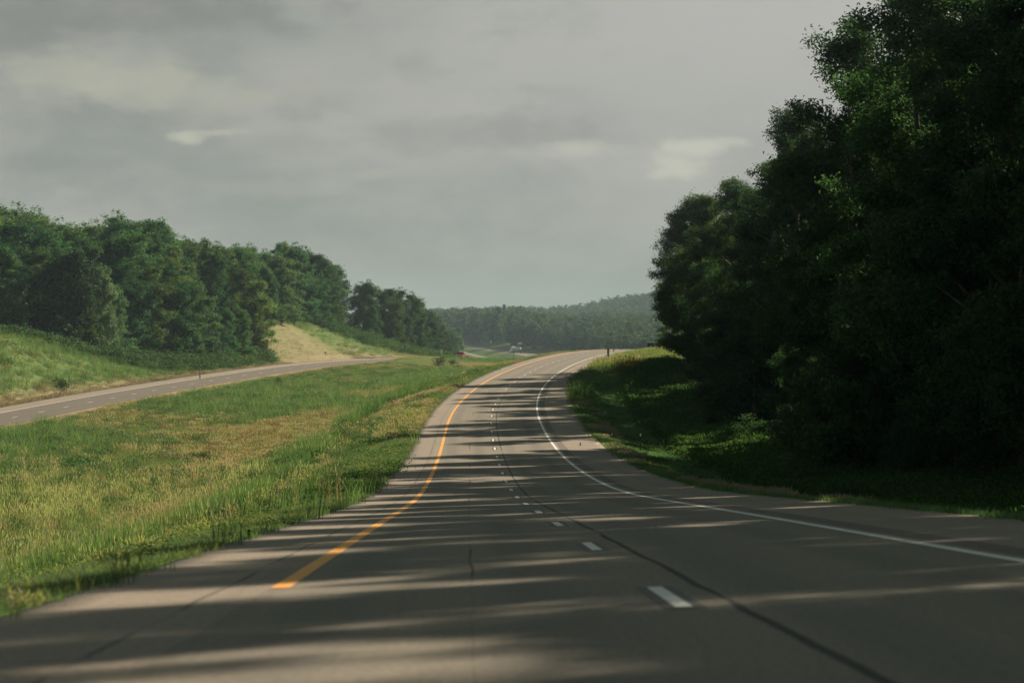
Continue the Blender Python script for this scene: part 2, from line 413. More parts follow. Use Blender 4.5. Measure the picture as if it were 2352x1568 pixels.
def build_roads():
    rm1 = road_mat('near_pavement', L1, -3.42, 3.86, R1); rm2 = road_mat('far_pavement', L2, -3.75, 3.75, R2, .68)
    for nm, RX, RH, RZ, E, a, b, m, lab in (('road', RX1, RH1, RZ1, E1, L1, R1, rm1, 'two lane carriageway with worn grey lanes and paler shoulders curving right over the crest'),
                                       ('road', RX2, RH2, RZ2, E2, L2, R2, rm2, 'opposite carriageway beyond the grass median, climbing past the wooded bank')):
        ts = np.concatenate([[a - .02, a], np.linspace(a + .5, b - .5, 10), [b, b + .02]])
        v, f, uv = strip(RX, RH, RZ, E, -60, 2300, 2.0, ts, 0.0, .3)
        o = link(bpy.data.objects.new(nm, mesh_np(nm, v, f, [m], uv=uv))); tag(o, lab, kind='structure')
    white = paint('white_line', (.74, .74, .70)); yel = paint('yellow_line', (.85, .38, .05)); blk = paint('black_border', (.018, .019, .02), .1)
    for RX, RH, RZ, E, sgn, d_first, lab in ((RX1, RH1, RZ1, E1, 1, 19.6, 'painted edge lines and lane dashes of the near carriageway'), (RX2, RH2, RZ2, E2, -1, 285.5, 'painted edge lines and lane dashes of the opposite carriageway')):
        V = []; Fc = []; MI = []; n = 0
        def add(d0, d1, step, ts, lift, mi):
            nonlocal n
            v, f, _ = strip(RX, RH, RZ, E, d0, d1, step, ts, lift)
            V.append(v); Fc.append(f + n); MI.append(np.full(len(f), mi)); n += len(v)
        # the white edge line on the outer side, the yellow one on the median side
        if sgn > 0:
            add(-60, 2300, 2, (3.73, 3.89), .004, 0); add(23.0, 2301, 2, (-3.41, -3.23), .004, 1); add(-60, 6.0, 2, (-3.41, -3.23), .004, 1)
        else:
            add(-60, 2300, 2, (-3.74, -3.58), .004, 0); add(-60, 2300, 2, (3.58, 3.74), .004, 1)
        # dashes: spaced along the arc
        s = np.concatenate([[0], np.cumsum(np.sqrt(1 + np.tan(RH[1:]) ** 2))])
        s0 = np.interp(d_first, RD, s)
        for k in range(-24, 150):
            c = s0 + k * 12.2
            a = np.interp(c - 1.5, s, RD); b = np.interp(c + 1.5, s, RD)
            if a < -55 or b > 2200: continue
            add(a - .12, b + .121, (b - a + .24) / 4, (-.155, .155), .004, 2)
            add(a, b + .001, (b - a) / 4, (-.065, .065), .008, 0)
        o = link(bpy.data.objects.new('road_markings', mesh_np('road_markings', np.concatenate(V), np.concatenate(Fc), [white, yel, blk], matidx=np.concatenate(MI)))); tag(o, lab, kind='structure')

# ------------------------------------------------------------------ foliage meshes
def rand_dirs(n):
    v = rng.normal(size=(n, 3)); return v / np.linalg.norm(v, axis=1, keepdims=True)

def leaves(cent, size, up=.55, out=None, aspect=.55):
    """folded four-cornered leaves at the given centres"""
    n = len(cent)
    nrm = rand_dirs(n); nrm[:, 2] += up
    if out is not None: nrm += out * .6
    nrm /= np.linalg.norm(nrm, axis=1, keepdims=True)
    t = np.cross(nrm, rand_dirs(n)); t /= np.linalg.norm(t, axis=1, keepdims=True) + 1e-9
    b = np.cross(nrm, t)
    s = size * rng.uniform(.65, 1.25, n)[:, None]
    w = s * aspect * rng.uniform(.8, 1.2, n)[:, None]
    fold = s * .16
    v = np.stack([cent - t * s * .5, cent + b * w * .5 + nrm * fold, cent + t * s * .5 - nrm * fold * .6, cent - b * w * .5 + nrm * fold], 1).reshape(-1, 3)
    f = np.arange(4 * n).reshape(n, 4)
    return v, f

def tube(pts, rad, sides=6):
    pts = np.asarray(pts, float); n = len(pts)
    V = []; 
    for i in range(n):
        t = pts[min(i + 1, n - 1)] - pts[max(i - 1, 0)]; t /= np.linalg.norm(t) + 1e-9
        a = np.cross(t, [0.3, 1, 0.1]); a /= np.linalg.norm(a) + 1e-9; b = np.cross(t, a)
        for k in range(sides):
            q = 2 * math.pi * k / sides
            V.append(pts[i] + rad[i] * (math.cos(q) * a + math.sin(q) * b))
    f = []
    for i in range(n - 1):
        for k in range(sides):
            f.append((i * sides + k, i * sides + (k + 1) % sides, (i + 1) * sides + (k + 1) % sides, (i + 1) * sides + k))
    return np.array(V), np.array(f)

def join(parts):
    V = []; Fc = []; n = 0
    for v, f in parts:
        V.append(v); Fc.append(f + n); n += len(v)
    return np.concatenate(V), np.concatenate(Fc)

def make_tree(name, H, rad, h0, shape, nclump, cr, nleaf, lsize, limbs=16, bark=None, up=.55, lean=.4, shell=.55, sides=7, boughs=None):
    """returns (trunk mesh, crown mesh); shape(h in 0..1) -> relative crown radius"""
    bark = bark or M_bark
    top = np.array([rng.normal() * lean, rng.normal() * lean, H * .93])
    k = np.linspace(0, 1, 9)[:, None]
    wob = np.cumsum(rng.normal(size=(9, 3)) * [.12, .12, 0], 0) * (H / 20); wob[0] = 0
    tp = k * top + wob
    r0 = H * .0135
    parts = [tube(np.concatenate([[[0, 0, -1.2]], tp]), np.concatenate([[r0 * 1.7], r0 * (1.25 - 1.17 * k[:, 0])]), sides)]
    cl = []
    # main limbs end in clumps, the rest fill the envelope
    ga = rng.uniform(0, 6.28)
    for i in range(limbs):
        hh = h0 / H + (1 - h0 / H) * (i + .6) / (limbs + .3)
        ga += 2.4 + rng.normal() * .3
        rr = rad * shape((hh * H - h0) / (H - h0)) * rng.uniform(.72, 1.0)
        end = np.array([math.cos(ga) * rr, math.sin(ga) * rr, hh * H + rng.uniform(-.3, .5)])
        hb = max(h0 * .6, hh * H - rr * rng.uniform(.55, .95))
        hb = min(hb, H * .88)
        base = np.array([np.interp(hb, tp[:, 2], tp[:, j]) for j in range(3)])
        mid = (base * .5 + end * .5) + rng.normal(size=3) * .25 + [0, 0, rr * .10]
        rb = r0 * (1.25 - 1.1 * hb / H) * .6
        parts.append(tube([base, base * .7 + mid * .3, mid, mid * .45 + end * .55, end], [rb, rb * .8, rb * .58, rb * .36, rb * .12], 5))
        for q in (1.0, .72):
            cl.append((base * (1 - q) + end * q) + rng.normal(size=3) * .35)
        # side branch
        e2 = mid + rng.normal(size=3) * [rr * .3, rr * .3, .6]
        parts.append(tube([mid, (mid + e2) / 2 + rng.normal(size=3) * .1, e2], [rb * .4, rb * .28, rb * .1], 4)); cl.append(e2)
    while len(cl) < nclump:
        hh = rng.uniform(0, 1) ** .85
        a = rng.uniform(0, 6.283); q = rng.uniform(shell, 1.0) ** .7
        rr = rad * shape(hh) * q
        cl.append(np.array([math.cos(a) * rr + tp[-1, 0] * hh, math.sin(a) * rr + tp[-1, 1] * hh, h0 + hh * (H - h0)]))
    cl = np.array(cl)
    if boughs:   # every clump is a bough: a flat spray of smaller clumps
        br, ns = boughs
        bs = br * rng.uniform(.65, 1.25, len(cl))
        k2 = np.repeat(np.arange(len(cl)), ns)
        cl = cl[k2] + rand_dirs(len(k2)) * (bs[k2] * rng.uniform(.35, 1.0, len(k2)))[:, None] * [1, 1, .62]
    n = len(cl)
    crs = rng.uniform(cr[0], cr[1], n)
    per = (crs ** 2); per = np.maximum(20, (nleaf * per / per.sum())).astype(int)
    idx = np.repeat(np.arange(n), per)
    dirs = rand_dirs(len(idx))
    rr = crs[idx] * rng.uniform(.15, 1.0, len(idx)) ** .45 * (1 + .25 * rng.normal(size=len(idx)))
    # clumps are lobed, not round
    lob = .75 + .5 * np.abs(np.sin(dirs[:, 0] * 3.1 + idx * 1.7) * np.cos(dirs[:, 1] * 2.7 + idx))
    c = cl[idx] + dirs * (rr * lob)[:, None] * [1, 1, .72]
    c = c[c[:, 2] > .05]; dd = c - np.array([0, 0, H * .5]); dd /= np.linalg.norm(dd, axis=1, keepdims=True)
    v, f = leaves(c, lsize, up, dd)
    crown = mesh_np(name + '_crown', v, f, [M_leaf], fattr={'v': rng.uniform(0, 1, len(f))})
    tv, tf = join(parts)
    trunk = mesh_np(name + '_trunk', tv, tf, [bark], smooth=True)
    return trunk, crown

broad = lambda h: max(.12, (math.sin(math.pi * min(1, (h * .86 + .14))) ** .55))
egg = lambda h: max(.08, (1 - abs(h - .38) / .66) ** .6 if abs(h - .38) < .66 else .08)
full = lambda h: max(.1, min(1, (1.02 - h) * 1.7) ** .55) * (.8 + .2 * math.sin(h * 9))
column = lambda h: max(.1, min(1.0, (.3 + h * 2.5)) * min(1, (1.04 - h) * 2.2) ** .7)
spire = lambda h: max(.04, (1 - h) ** .8) * (.85 + .15 * math.sin(h * 40))

class Kind: pass
T = {}
def kind(key, *a, **k):
    T[key] = make_tree(key, *a, **k)

# near: leaves at about true size
kind('n1', 24, 6.2, 1.5, full, 78, (.5, 1.0), 90000, .205, limbs=22, boughs=(1.7, 8))
kind('n2', 22, 5.6, 2.2, broad, 68, (.5, 1.0), 80000, .205, limbs=20, boughs=(1.65, 8))
kind('n3', 25, 5.2, 1.8, egg, 68, (.45, .95), 76000, .20, limbs=22, boughs=(1.5, 8))
kind('n4', 19, 6.4, 1.2, broad, 70, (.5, 1.0), 80000, .20, limbs=20, boughs=(1.6, 8))
kind('n5', 11, 4.4, .5, full, 48, (.4, .85), 44000, .195, limbs=14, boughs=(1.25, 8))
kind('n6', 21, 5.5, 1.6, broad, 200, (.55, 1.05), 150000, .21, limbs=22, boughs=(1.35, 7), shell=.66)
kind('n7', 24, 4.6, 2.0, egg, 46, (.4, .8), 52000, .21, limbs=20, boughs=(1.3, 7))
# mid distance
kind('m1', 21, 5.2, .8, full, 78, (.6, 1.1), 21000, .38, limbs=18, boughs=(1.6, 7))
kind('m2', 20, 4.8, .8, broad, 70, (.6, 1.1), 19000, .38, limbs=16, boughs=(1.5, 7))
kind('m3', 22, 3.6, .8, egg, 62, (.5, .95), 15000, .36, limbs=18, boughs=(1.2, 7), bark=M_palebark)
kind('m4', 23, 2.5, 1.2, column, 80, (.6, 1.1), 11000, .34, limbs=18, bark=M_palebark)
kind('m5', 13, 5.0, .3, full, 66, (.5, 1.0), 19000, .36, limbs=14, boughs=(1.4, 7))
kind('m6', 9, 3.2, .2, broad, 60, (.6, 1.1), 9000, .34, limbs=10)
# far: clumps of leaves
kind('f1', 20, 5.2, 1.0, full, 60, (1.2, 2.1), 2600, 1.0, limbs=8, sides=5)
kind('f2', 21, 4.2, 1.5, egg, 55, (1.1, 1.9), 2300, 1.0, limbs=8, sides=5)
kind('f3', 18, 5.4, 1.0, broad, 60, (1.2, 2.1), 2600, 1.0, limbs=8, sides=5)
kind('pine', 22, 4.6, 2.0, spire, 70, (.6, 1.1), 4200, .7, limbs=20, up=.2, sides=5)

def tree(key, x, y, s=1.0, colr=(.045, .075, .025), name='broadleaf_tree', label=None, cat='tree', group=None, sx=1.0, parts=True, dz=0.0):
    z = zg1(x, y) + dz
    rz = rng.uniform(0, 6.283)
    tr, cr = T[key]
    c = np.array(colr) * rng.uniform(.85, 1.15)
    if not parts:
        o = link(bpy.data.objects.new(name, cr)); o.location = (x, y, z); o.rotation_euler = (0, 0, rz); o.scale = (s * sx, s * sx, s)
        o.color = (*c, 1); tag(o, label, cat, group); return o
    e = empty(name, (x, y, z), rz); e.scale = (s * sx, s * sx, s); tag(e, label, cat, group)
    a = link(bpy.data.objects.new('trunk', tr), e)
    b = link(bpy.data.objects.new('crown', cr), e); b.color = (*c, 1)
    return e

def at(px, d): return (px - 1176) / F * d

# ------------------------------------------------------------------ the shaded wood on the right
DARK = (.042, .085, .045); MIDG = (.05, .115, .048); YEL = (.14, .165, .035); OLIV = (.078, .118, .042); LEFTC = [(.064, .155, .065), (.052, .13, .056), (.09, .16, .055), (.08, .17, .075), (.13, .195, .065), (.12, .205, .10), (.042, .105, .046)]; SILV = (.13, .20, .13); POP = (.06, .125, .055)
def in_gap(X, d):
    """clearings through which the low sun reaches the verge and the road"""
    for x0, d0, w_ in ((10, 168, 4.4), (9, 256, 3.6)):
        if abs((X - x0) * .743 - (d - d0) * .669) < w_: return True
    return False
def right_wood():
    g = 'trees of the shaded wood along the right verge'
    lab = 'tall dark broadleaf tree inside the shaded wood along the right verge'
    # front row, one after another; the gaps let the streaks of sun onto the road
    front = [  # d, X, kind, top (picture height, None = own height), colour
        (36, 25, 'n4', None), (43, 22.5, 'n7', None), (48.5, 25.0, 'n7', None), (53, 29, 'n7', None), (55, 23, 'n7', None), (61, 25.5, 'n7', None), (66, 22.5, 'n7', None), (73, 24, 'n7', None), (80, 22.0, 'n7', None), (87, 24.5, 'n7', None), (93, 22.5, 'n3', None), (101, 25.0, 'n1', None), (110, 22.5, 'n2', None),
        (122, 23.5, 'n1', -55), (140, 20.0, 'n2', 58), (150, 25.5, 'n1', 70), (161, 26, 'n4', 150), (173, 26.3, 'n3', 160), (186, 27.5, 'n1', 200), (205, 23.4, 'n2', 250), (219, 26.5, 'n4', 310),
        (233, 26.5, 'n3', 395), (250, 25, 'n1', 415), (268, 25, 'n4', 425)]
    for d, X, k, top in front:
        if in_gap(X, d): continue
        s = 1.0
        if top is not None:
            s = ((800 - top) / F * d - zg1(X, d)) / ({'n1': 24, 'n2': 22, 'n3': 25, 'n4': 19}[k] * 1.02)
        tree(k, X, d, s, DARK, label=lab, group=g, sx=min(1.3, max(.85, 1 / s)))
    for d in np.concatenate([np.arange(34, 128, 7.0), np.arange(128, 290, 10)]):
        X = (29 if d < 128 else 31.5) + rng.uniform(-1.5, 2)
        if in_gap(X, d): continue
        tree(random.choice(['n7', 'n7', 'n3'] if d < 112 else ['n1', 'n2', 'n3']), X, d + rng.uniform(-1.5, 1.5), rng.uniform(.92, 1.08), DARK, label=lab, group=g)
    for d in np.arange(85, 330, 19):
        X = 41 + rng.uniform(-3, 3)
        if in_gap(X, d): continue
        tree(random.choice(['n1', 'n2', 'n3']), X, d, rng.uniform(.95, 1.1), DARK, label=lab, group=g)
    tree('n1', at(2105, 126), 126, (905 / F * 126 - zg1(22, 126)) / 24.5, (.066, .118, .052), label='tallest tree of the right wood with a lighter green crown tinted as if sunlit', group=None)  # crown colour lightened all over to stand in for sunlight
    tree('n6', at(1612, 300), 300, (352 / F * 300 - zg1(22.9, 300)) / 21.4, (.055, .10, .03), label='rounded broadleaf tree ending the right wood beside the grass crest')
    tree('n3', at(1700, 284), 284, (395 / F * 284 - zg1(26, 284)) / 25.5, YEL, label='yellow-green crown glimpsed between dark trees just behind the rounded end tree')
    for X, d, k, s in ((28.5, 309, 'n4', .92), (30.5, 320, 'n1', .74), (30.5, 333, 'n4', .9), (34, 326, 'n1', .8), (36, 345, 'n4', .85), (28, 296, 'n4', .95), (25, 322, 'n4', .95), (27.5, 338, 'n4', .85)):
        tree(k, X, d, s, DARK, label=lab, group=g)
    # the understorey along its edge
    g2 = 'small trees along the foot of the right wood'
    for X, d in ((25.0, 305), (26.8, 312), (28, 303), (24.6, 298)):
        tree('n5', X, d, rng.uniform(.75, .95), DARK, sx=1.15, label='low bushy dark tree at the foot of the right wood', group=g2, name='bushy_tree')
    for d in np.arange(58, 300, 8.5):
        if in_gap(20.5, d): continue
        tree('n5', 20.2 + rng.uniform(-1.3, 1.8) + (2.2 if d < 110 else 0) + 4.5 * sstep(215, 270, d), d + rng.uniform(-2, 2), rng.uniform(.42, .8), DARK, sx=1.15, label='low bushy dark tree at the foot of the right wood', group=g2, name='bushy_tree')
    tree('n5', at(1524, 545), 545, .46, (.11, .15, .035), label='small light green tree on the crest right of the dark car', name='small_tree')
    tree('n5', at(1548, 528), 528, .7, (.085, .12, .035), label='bushy green tree on the crest half hidden behind the right wood', name='small_tree')

# ------------------------------------------------------------------ the wood beyond the opposite carriageway
def left_wood():
    g = 'trees of the wood beyond the opposite carriageway'
    kinds = {'m1': ('broadleaf_tree', 'full leafy mid-green tree in the wood beyond the opposite carriageway', g + ', full crowns'),
             'm2': ('broadleaf_tree', 'round-topped tree in the wood beyond the opposite carriageway', g + ', round crowns'),
             'm3': ('aspen_tree', 'slender tall tree with a pale trunk in the wood beyond the opposite carriageway', g + ', slender crowns'),
             'm4': ('poplar_tree', 'narrow pointed poplar standing in the wood beyond the opposite carriageway', g + ', narrow crowns')}
    def put(k, px, d, top, c=None, **kw):
        """a tree whose top stands at the picture height 'top' when seen from the road"""
        x = at(px, d); zt = (800 - top) / F * d; zb = zg1(x, d)
        Hk = {'m1': 21, 'm2': 20, 'm3': 22, 'm4': 23, 'm5': 13, 'm6': 9}[k] * 1.03
        s = max(.3, (zt - zb) / Hk)
        nm, lab, gg = kinds.get(k, ('broadleaf_tree', None, None))
        a = dict(name=nm, label=lab, group=gg, sx=1.2 if k in ('m1', 'm2') else 1.1); a.update(kw)
        return tree(k, x, d, s, c or random.choice(LEFTC), **a)
    skyx = [-60, 0, 40, 90, 130, 180, 240, 300, 340, 400, 470, 540, 600, 660, 720, 755, 775, 800]
    skyy = [470, 478, 468, 475, 500, 502, 495, 495, 500, 525, 545, 552, 560, 553, 570, 590, 612, 690]
    # back rows carry the skyline
    for px in np.arange(-60, 758, 21):
        d = np.interp(px, [-60, 300, 620, 800], [452, 480, 560, 640]) + rng.uniform(-10, 10)
        put(random.choice(['m1', 'm2', 'm1', 'm4', 'm4', 'm3']), px + rng.uniform(-8, 8), d, np.interp(px, skyx, skyy) + rng.uniform(-6, 22))
    for px in np.arange(-50, 745, 28):
        d = np.interp(px, [-60, 300, 620, 800], [428, 456, 540, 620]) + rng.uniform(-8, 8)
        put(random.choice(['m1', 'm1', 'm2', 'm3']), px + rng.uniform(-8, 8), d, np.interp(px, skyx, skyy) + rng.uniform(25, 75))
    # the front edge
    for px in np.arange(-45, 600, 33):
        if 90 < px < 250: continue
        d = np.interp(px, [-60, 0, 200, 300, 480, 600], [398, 400, 412, 430, 452, 486]) + rng.uniform(-4, 4)
        put(random.choice(['m1', 'm1', 'm2', 'm3']), px + rng.uniform(-8, 8), d, np.interp(px, skyx, skyy) + rng.uniform(75, 160))
    put('m5', 150, 402, 575, (.032, .055, .022), sx=1.2, label='dark rounded tree bulging out at the front of the left wood', name='broadleaf_tree', group=None)
    put('m5', 232, 411, 610, SILV, sx=.62, label='tree with silvery leaves right beside the dark rounded tree', name='silver_leaved_tree', group=None)
    put('m5', 205, 404, 700, (.085, .13, .03), sx=.7, label='bright green young tree below the silver-leaved tree', name='young_tree', group=None)
    put('m5', 575, 480, 690, (.085, .125, .032), sx=.9, label='light green tree at the corner beside the mown strip', name='broadleaf_tree', group=None)
    put('m4', 342, 462, 503, POP, label='thin pointed poplar standing tallest above the left wood', group=None)
    put('m2', 395, 452, 590, YEL, sx=.8, label='yellowing tree in the middle of the left wood', name='broadleaf_tree', group=None)
    put('m1', 560, 500, 610, OLIV, label='olive green tree above the left end of the mown strip', group=None)
    put('m3', 8, 405, 620, SILV, sx=.9, label='pale leaved tree at the left end of the front edge of the wood', name='aspen_tree', group=None)
    # beyond the mown strip, along the crest of the bank
    g3 = 'trees on the bank beyond the mown strip'; lab3 = 'dense dark green tree on the bank beyond the mown strip'
    for px, d, top in ((640, 600, 580), (668, 590, 560), (700, 610, 570), (730, 600, 585), (748, 620, 588), (768, 640, 606), (655, 575, 650), (690, 585, 640), (720, 592, 660), (750, 600, 660), (772, 615, 690),
                       (824, 655, 650), (838, 640, 645), (862, 660, 660), (890, 662, 662), (915, 672, 662), (940, 682, 672), (960, 690, 690), (850, 630, 700), (880, 645, 705), (930, 668, 722), (968, 684, 730), (988, 700, 735)):
        put(random.choice(['m1', 'm2', 'm1']), px, d, top, random.choice([DARK, MIDG, DARK]), label=lab3, group=g3, name='broadleaf_tree')
    put('m3', 784, 606, 700, (.12, .15, .05), label='pale yellow-green tree standing before the dark trees above the bank', name='aspen_tree', group=None)
    put('m1', 905, 648, 690, (.075, .105, .03), label='olive tree lit from the side on the bank above the white sign', name='broadleaf_tree', group=None)
    # hazier group further on, left of the dip
    g4 = 'hazy trees beyond the dip on the left'; lab4 = 'hazy blue-green tree at the bend beyond the red pickup'
    for px, d, top in ((1000, 800, 748), (1010, 815, 752), (1020, 830, 760), (1030, 850, 768), (1037, 880, 780), (1010, 840, 740), (992, 790, 770), (1016, 790, 785), (1028, 815, 788), (1036, 850, 795), (975, 850, 705), (985, 870, 715)):
        put(random.choice(['m1', 'm2']), px, d, top, (.05, .085, .035), label=lab4, group=g4, name='broadleaf_tree')

# ------------------------------------------------------------------ far woods
def far_woods():
    g = 'trees of the hazy wood beyond the valley'; lab = 'hazy distant tree in the wood across the valley'
    pts = []
    tries = 0
    while len(pts) < 85 and tries < 20000:
        tries += 1
        d = rng.uniform(1150, 1800); px = rng.uniform(1000, 1560)
        x = at(px, d)
        d1, t1 = locate(np.array([x]), np.array([d]), RX1, RH1); d2, t2 = locate(np.array([x]), np.array([d]), RX2, RH2)
        t1 = t1[0]; t2 = t2[0]
        if not (t1 > 17 or t2 < -17): continue
        if t2 < -17 and px > 1056 and d < 1500: continue
        if t1 > 75 or t2 < -60: continue
        if any((x - a) ** 2 + (d - b) ** 2 < 49 for a, b in pts): continue
        pts.append((x, d))
    for x, d in pts:
        tree(random.choice(['f1', 'f2', 'f3']), x, d, rng.uniform(.72, 1.1) * (1.0 - .24 * sstep(1210, 1300, 1176 + F * x / d)), random.choice([DARK, MIDG, OLIV, POP]), label=lab, group=g, parts=False, name='distant_tree')
    tree('pine', at(1158, 1850), 1850, 1.0, (.03, .05, .03), label='dark pine rising above the far hazy woods', parts=False, name='pine_tree', cat='tree')
    tree('pine', at(1195, 1900), 1900, .9, (.03, .05, .03), label='smaller pine on the skyline right of the tall one', parts=False, name='pine_tree', cat='tree')
    # the woods behind read as one mass
    V = []; Fc = []; A = []; n = 0
    def crown(x, y, z, s):
        nonlocal n
        m = 240 if y < 2300 else 110
        dirs = rand_dirs(m); rr = rng.uniform(.5, 1.05, m)[:, None]
        c = dirs * rr * [4.6 * s, 4.6 * s, 8.0 * s] + [x, y, z + 10.5 * s]
        v, f = leaves(c, (1.7 if y < 2300 else 2.4) * s, .6, dirs, .8)
        V.append(v); Fc.append(f + n); n += len(v); A.append(rng.uniform(0, 1, m) * .5 + .5 * rng.uniform())
    cnt = 0
    while cnt < 3000:
        px = rng.uniform(930, 1640)
        if cnt < 900: d = rng.uniform(2880, 3500)
        elif cnt < 1600: d = rng.uniform(2250, 2900); px = rng.uniform(1150, 1640)
        else:
            d = rng.uniform(1500, 2250)
            if px > 1205 and rng.uniform() < .7: d = rng.uniform(1330, 1660)
        x = at(px, d)
        d1, t1 = locate(np.array([x]), np.array([d]), RX1, RH1); d2, t2 = locate(np.array([x]), np.array([d]), RX2, RH2)
        if t1[0] < 20 and t2[0] > -20 and d < 2400: continue
        if t2[0] < -17 and px > 1056 and d < 1500: continue
        crown(x, d, zg1(x, d), rng.uniform(.8, 1.15) * (1.0 - .24 * float(sstep(1190, 1280, px)) * (d < 2400))); cnt += 1
    me = mesh_np('far_woods', np.concatenate(V), np.concatenate(Fc), [leaf_mat('far_leaf', fixed=(.045, .075, .026))], fattr={'v': np.concatenate(A)})
    o = link(bpy.data.objects.new('far_woods', me)); tag(o, 'continuous hazy woods covering the far hills and the ridge', 'woods', kind='stuff')

# ------------------------------------------------------------------ grass and other ground cover (stuff)
hidden = bpy.data.collections.new('ground_cover_templates')
def blade_tuft(name, nb, h, spread, width, mat, lean=.5, seed_heads=False, rigid=False):
    V = []; Fc = []; A = []; n = 0
    for i in range(nb):
        a = rng.uniform(0, 6.283); r = spread * math.sqrt(rng.uniform())
        b = np.array([math.cos(a) * r, math.sin(a) * r, -.03])
        hh = h * rng.uniform(.55, 1.1); ld = rng.uniform(0, 6.283); ln = lean * rng.uniform(.1, 1) * hh
        dr = np.array([math.cos(ld), math.sin(ld), 0]); sd = np.array([-dr[1], dr[0], 0])
        yw = rng.uniform(0, 6.28); sd = np.array([math.cos(yw), math.sin(yw), 0])
        p = [b, b + dr * ln * .25 + [0, 0, hh * .5], b + dr * ln + [0, 0, hh * (1 - .25 * lean)]]
        w = width * rng.uniform(.7, 1.3)
        ws = [w, w * .75, w * .12]
        vs = []
        for q, ww in zip(p, ws): vs += [q - sd * ww / 2, q + sd * ww / 2]
        V.append(np.array(vs)); Fc.append(np.array([[0, 1, 3, 2], [2, 3, 5, 4]]) + n); n += 6; vv = rng.uniform(); A += [vv, vv]
        if seed_heads:
            tip = p[2]; hv = []
            L_ = .14 * rng.uniform(.8, 1.4)
            for q, ww in ((0, .004), (.4, .028), (1, .006)):
                hv += [tip + [0, 0, L_ * q] + dr * L_ * q * .3 - sd * ww / 2, tip + [0, 0, L_ * q] + dr * L_ * q * .3 + sd * ww / 2]
            V.append(np.array(hv)); Fc.append(np.array([[0, 1, 3, 2], [2, 3, 5, 4]]) + n); n += 6; A += [.9, .9]
    me = mesh_np(name, np.concatenate(V), np.concatenate(Fc), [mat], fattr={'v': np.array(A)})
    o = bpy.data.objects.new(name, me); hidden.objects.link(o); return o

def weed_tuft(name, n, h, spread, ls, mat, mat2=None, heads=0, headsize=.05):
    c = np.stack([rng.normal(size=n) * spread * .5, rng.normal(size=n) * spread * .5, rng.uniform(.02, 1, n) ** .8 * h], -1)
    v, f = leaves(c, ls, .7)
    mi = np.zeros(len(f)); vv = rng.uniform(0, 1, len(f))
    mats = [mat]
    if heads:
        c2 = np.stack([rng.normal(size=heads) * spread * .45, rng.normal(size=heads) * spread * .45, h * rng.uniform(.75, 1.15, heads)], -1)
        v2, f2 = leaves(c2, headsize, 1.2, None, .95)
        f = np.concatenate([f, f2 + len(v)]); v = np.concatenate([v, v2]); mi = np.concatenate([mi, np.ones(len(f2))]); vv = np.concatenate([vv, rng.uniform(0, 1, len(f2))]); mats.append(mat2)
    o = bpy.data.objects.new(name, mesh_np(name, v, f, mats, matidx=mi, fattr={'v': vv})); hidden.objects.link(o); return o

def scatter(name, x, y, idx, scl, templates, label, cat, sz=None):
    x = np.asarray(x); y = np.asarray(y)
    z = zg(x, y)
    me = bpy.data.meshes.new(name)
    me.vertices.add(len(x)); me.vertices.foreach_set('co', np.stack([x, y, z], -1).astype(np.float32).ravel())
    a = me.attributes.new('idx', 'INT', 'POINT'); a.data.foreach_set('value', np.asarray(idx, dtype=np.int32))
    a = me.attributes.new('scl', 'FLOAT_VECTOR', 'POINT')
    sz = scl if sz is None else sz
    a.data.foreach_set('vector', np.stack([scl, scl, sz], -1).astype(np.float32).ravel())
    a = me.attributes.new('rot', 'FLOAT_VECTOR', 'POINT')
    a.data.foreach_set('vector', np.stack([rng.normal(size=len(x)) * .06, rng.normal(size=len(x)) * .06, rng.uniform(0, 6.283, len(x))], -1).astype(np.float32).ravel())
    o = link(bpy.data.objects.new(name, me)); tag(o, label, cat, kind='stuff')
    cc = bpy.data.collections.new(name + '_templates')
    for i, t in enumerate(templates):
        # the collection is read in alphabetical order
        q = bpy.data.objects.new('%s_%02d' % (name, i), t.data); cc.objects.link(q)
    ng = bpy.data.node_groups.new(name, 'GeometryNodeTree')
    ng.interface.new_socket('Geometry', in_out='INPUT', socket_type='NodeSocketGeometry'); ng.interface.new_socket('Geometry', in_out='OUTPUT', socket_type='NodeSocketGeometry')
    gi = ng.nodes.new('NodeGroupInput'); go = ng.nodes.new('NodeGroupOutput')
    ip = ng.nodes.new('GeometryNodeInstanceOnPoints'); ip.inputs['Pick Instance'].default_value = True
    ci = ng.nodes.new('GeometryNodeCollectionInfo'); ci.inputs['Collection'].default_value = cc; ci.inputs['Separate Children'].default_value = True; ci.inputs['Reset Children'].default_value = True
    def att(nm, dt):
        n = ng.nodes.new('GeometryNodeInputNamedAttribute'); n.data_type = dt; n.inputs['Name'].default_value = nm
        return n.outputs['Attribute']
    ng.links.new(gi.outputs[0], ip.inputs['Points']); ng.links.new(ci.outputs[0], ip.inputs['Instance'])
    ng.links.new(att('idx', 'INT'), ip.inputs['Instance Index']); ng.links.new(att('rot', 'FLOAT_VECTOR'), ip.inputs['Rotation']); ng.links.new(att('scl', 'FLOAT_VECTOR'), ip.inputs['Scale'])
    ng.links.new(ip.outputs[0], go.inputs[0])
    md = o.modifiers.new('scatter', 'NODES'); md.node_group = ng
    return o

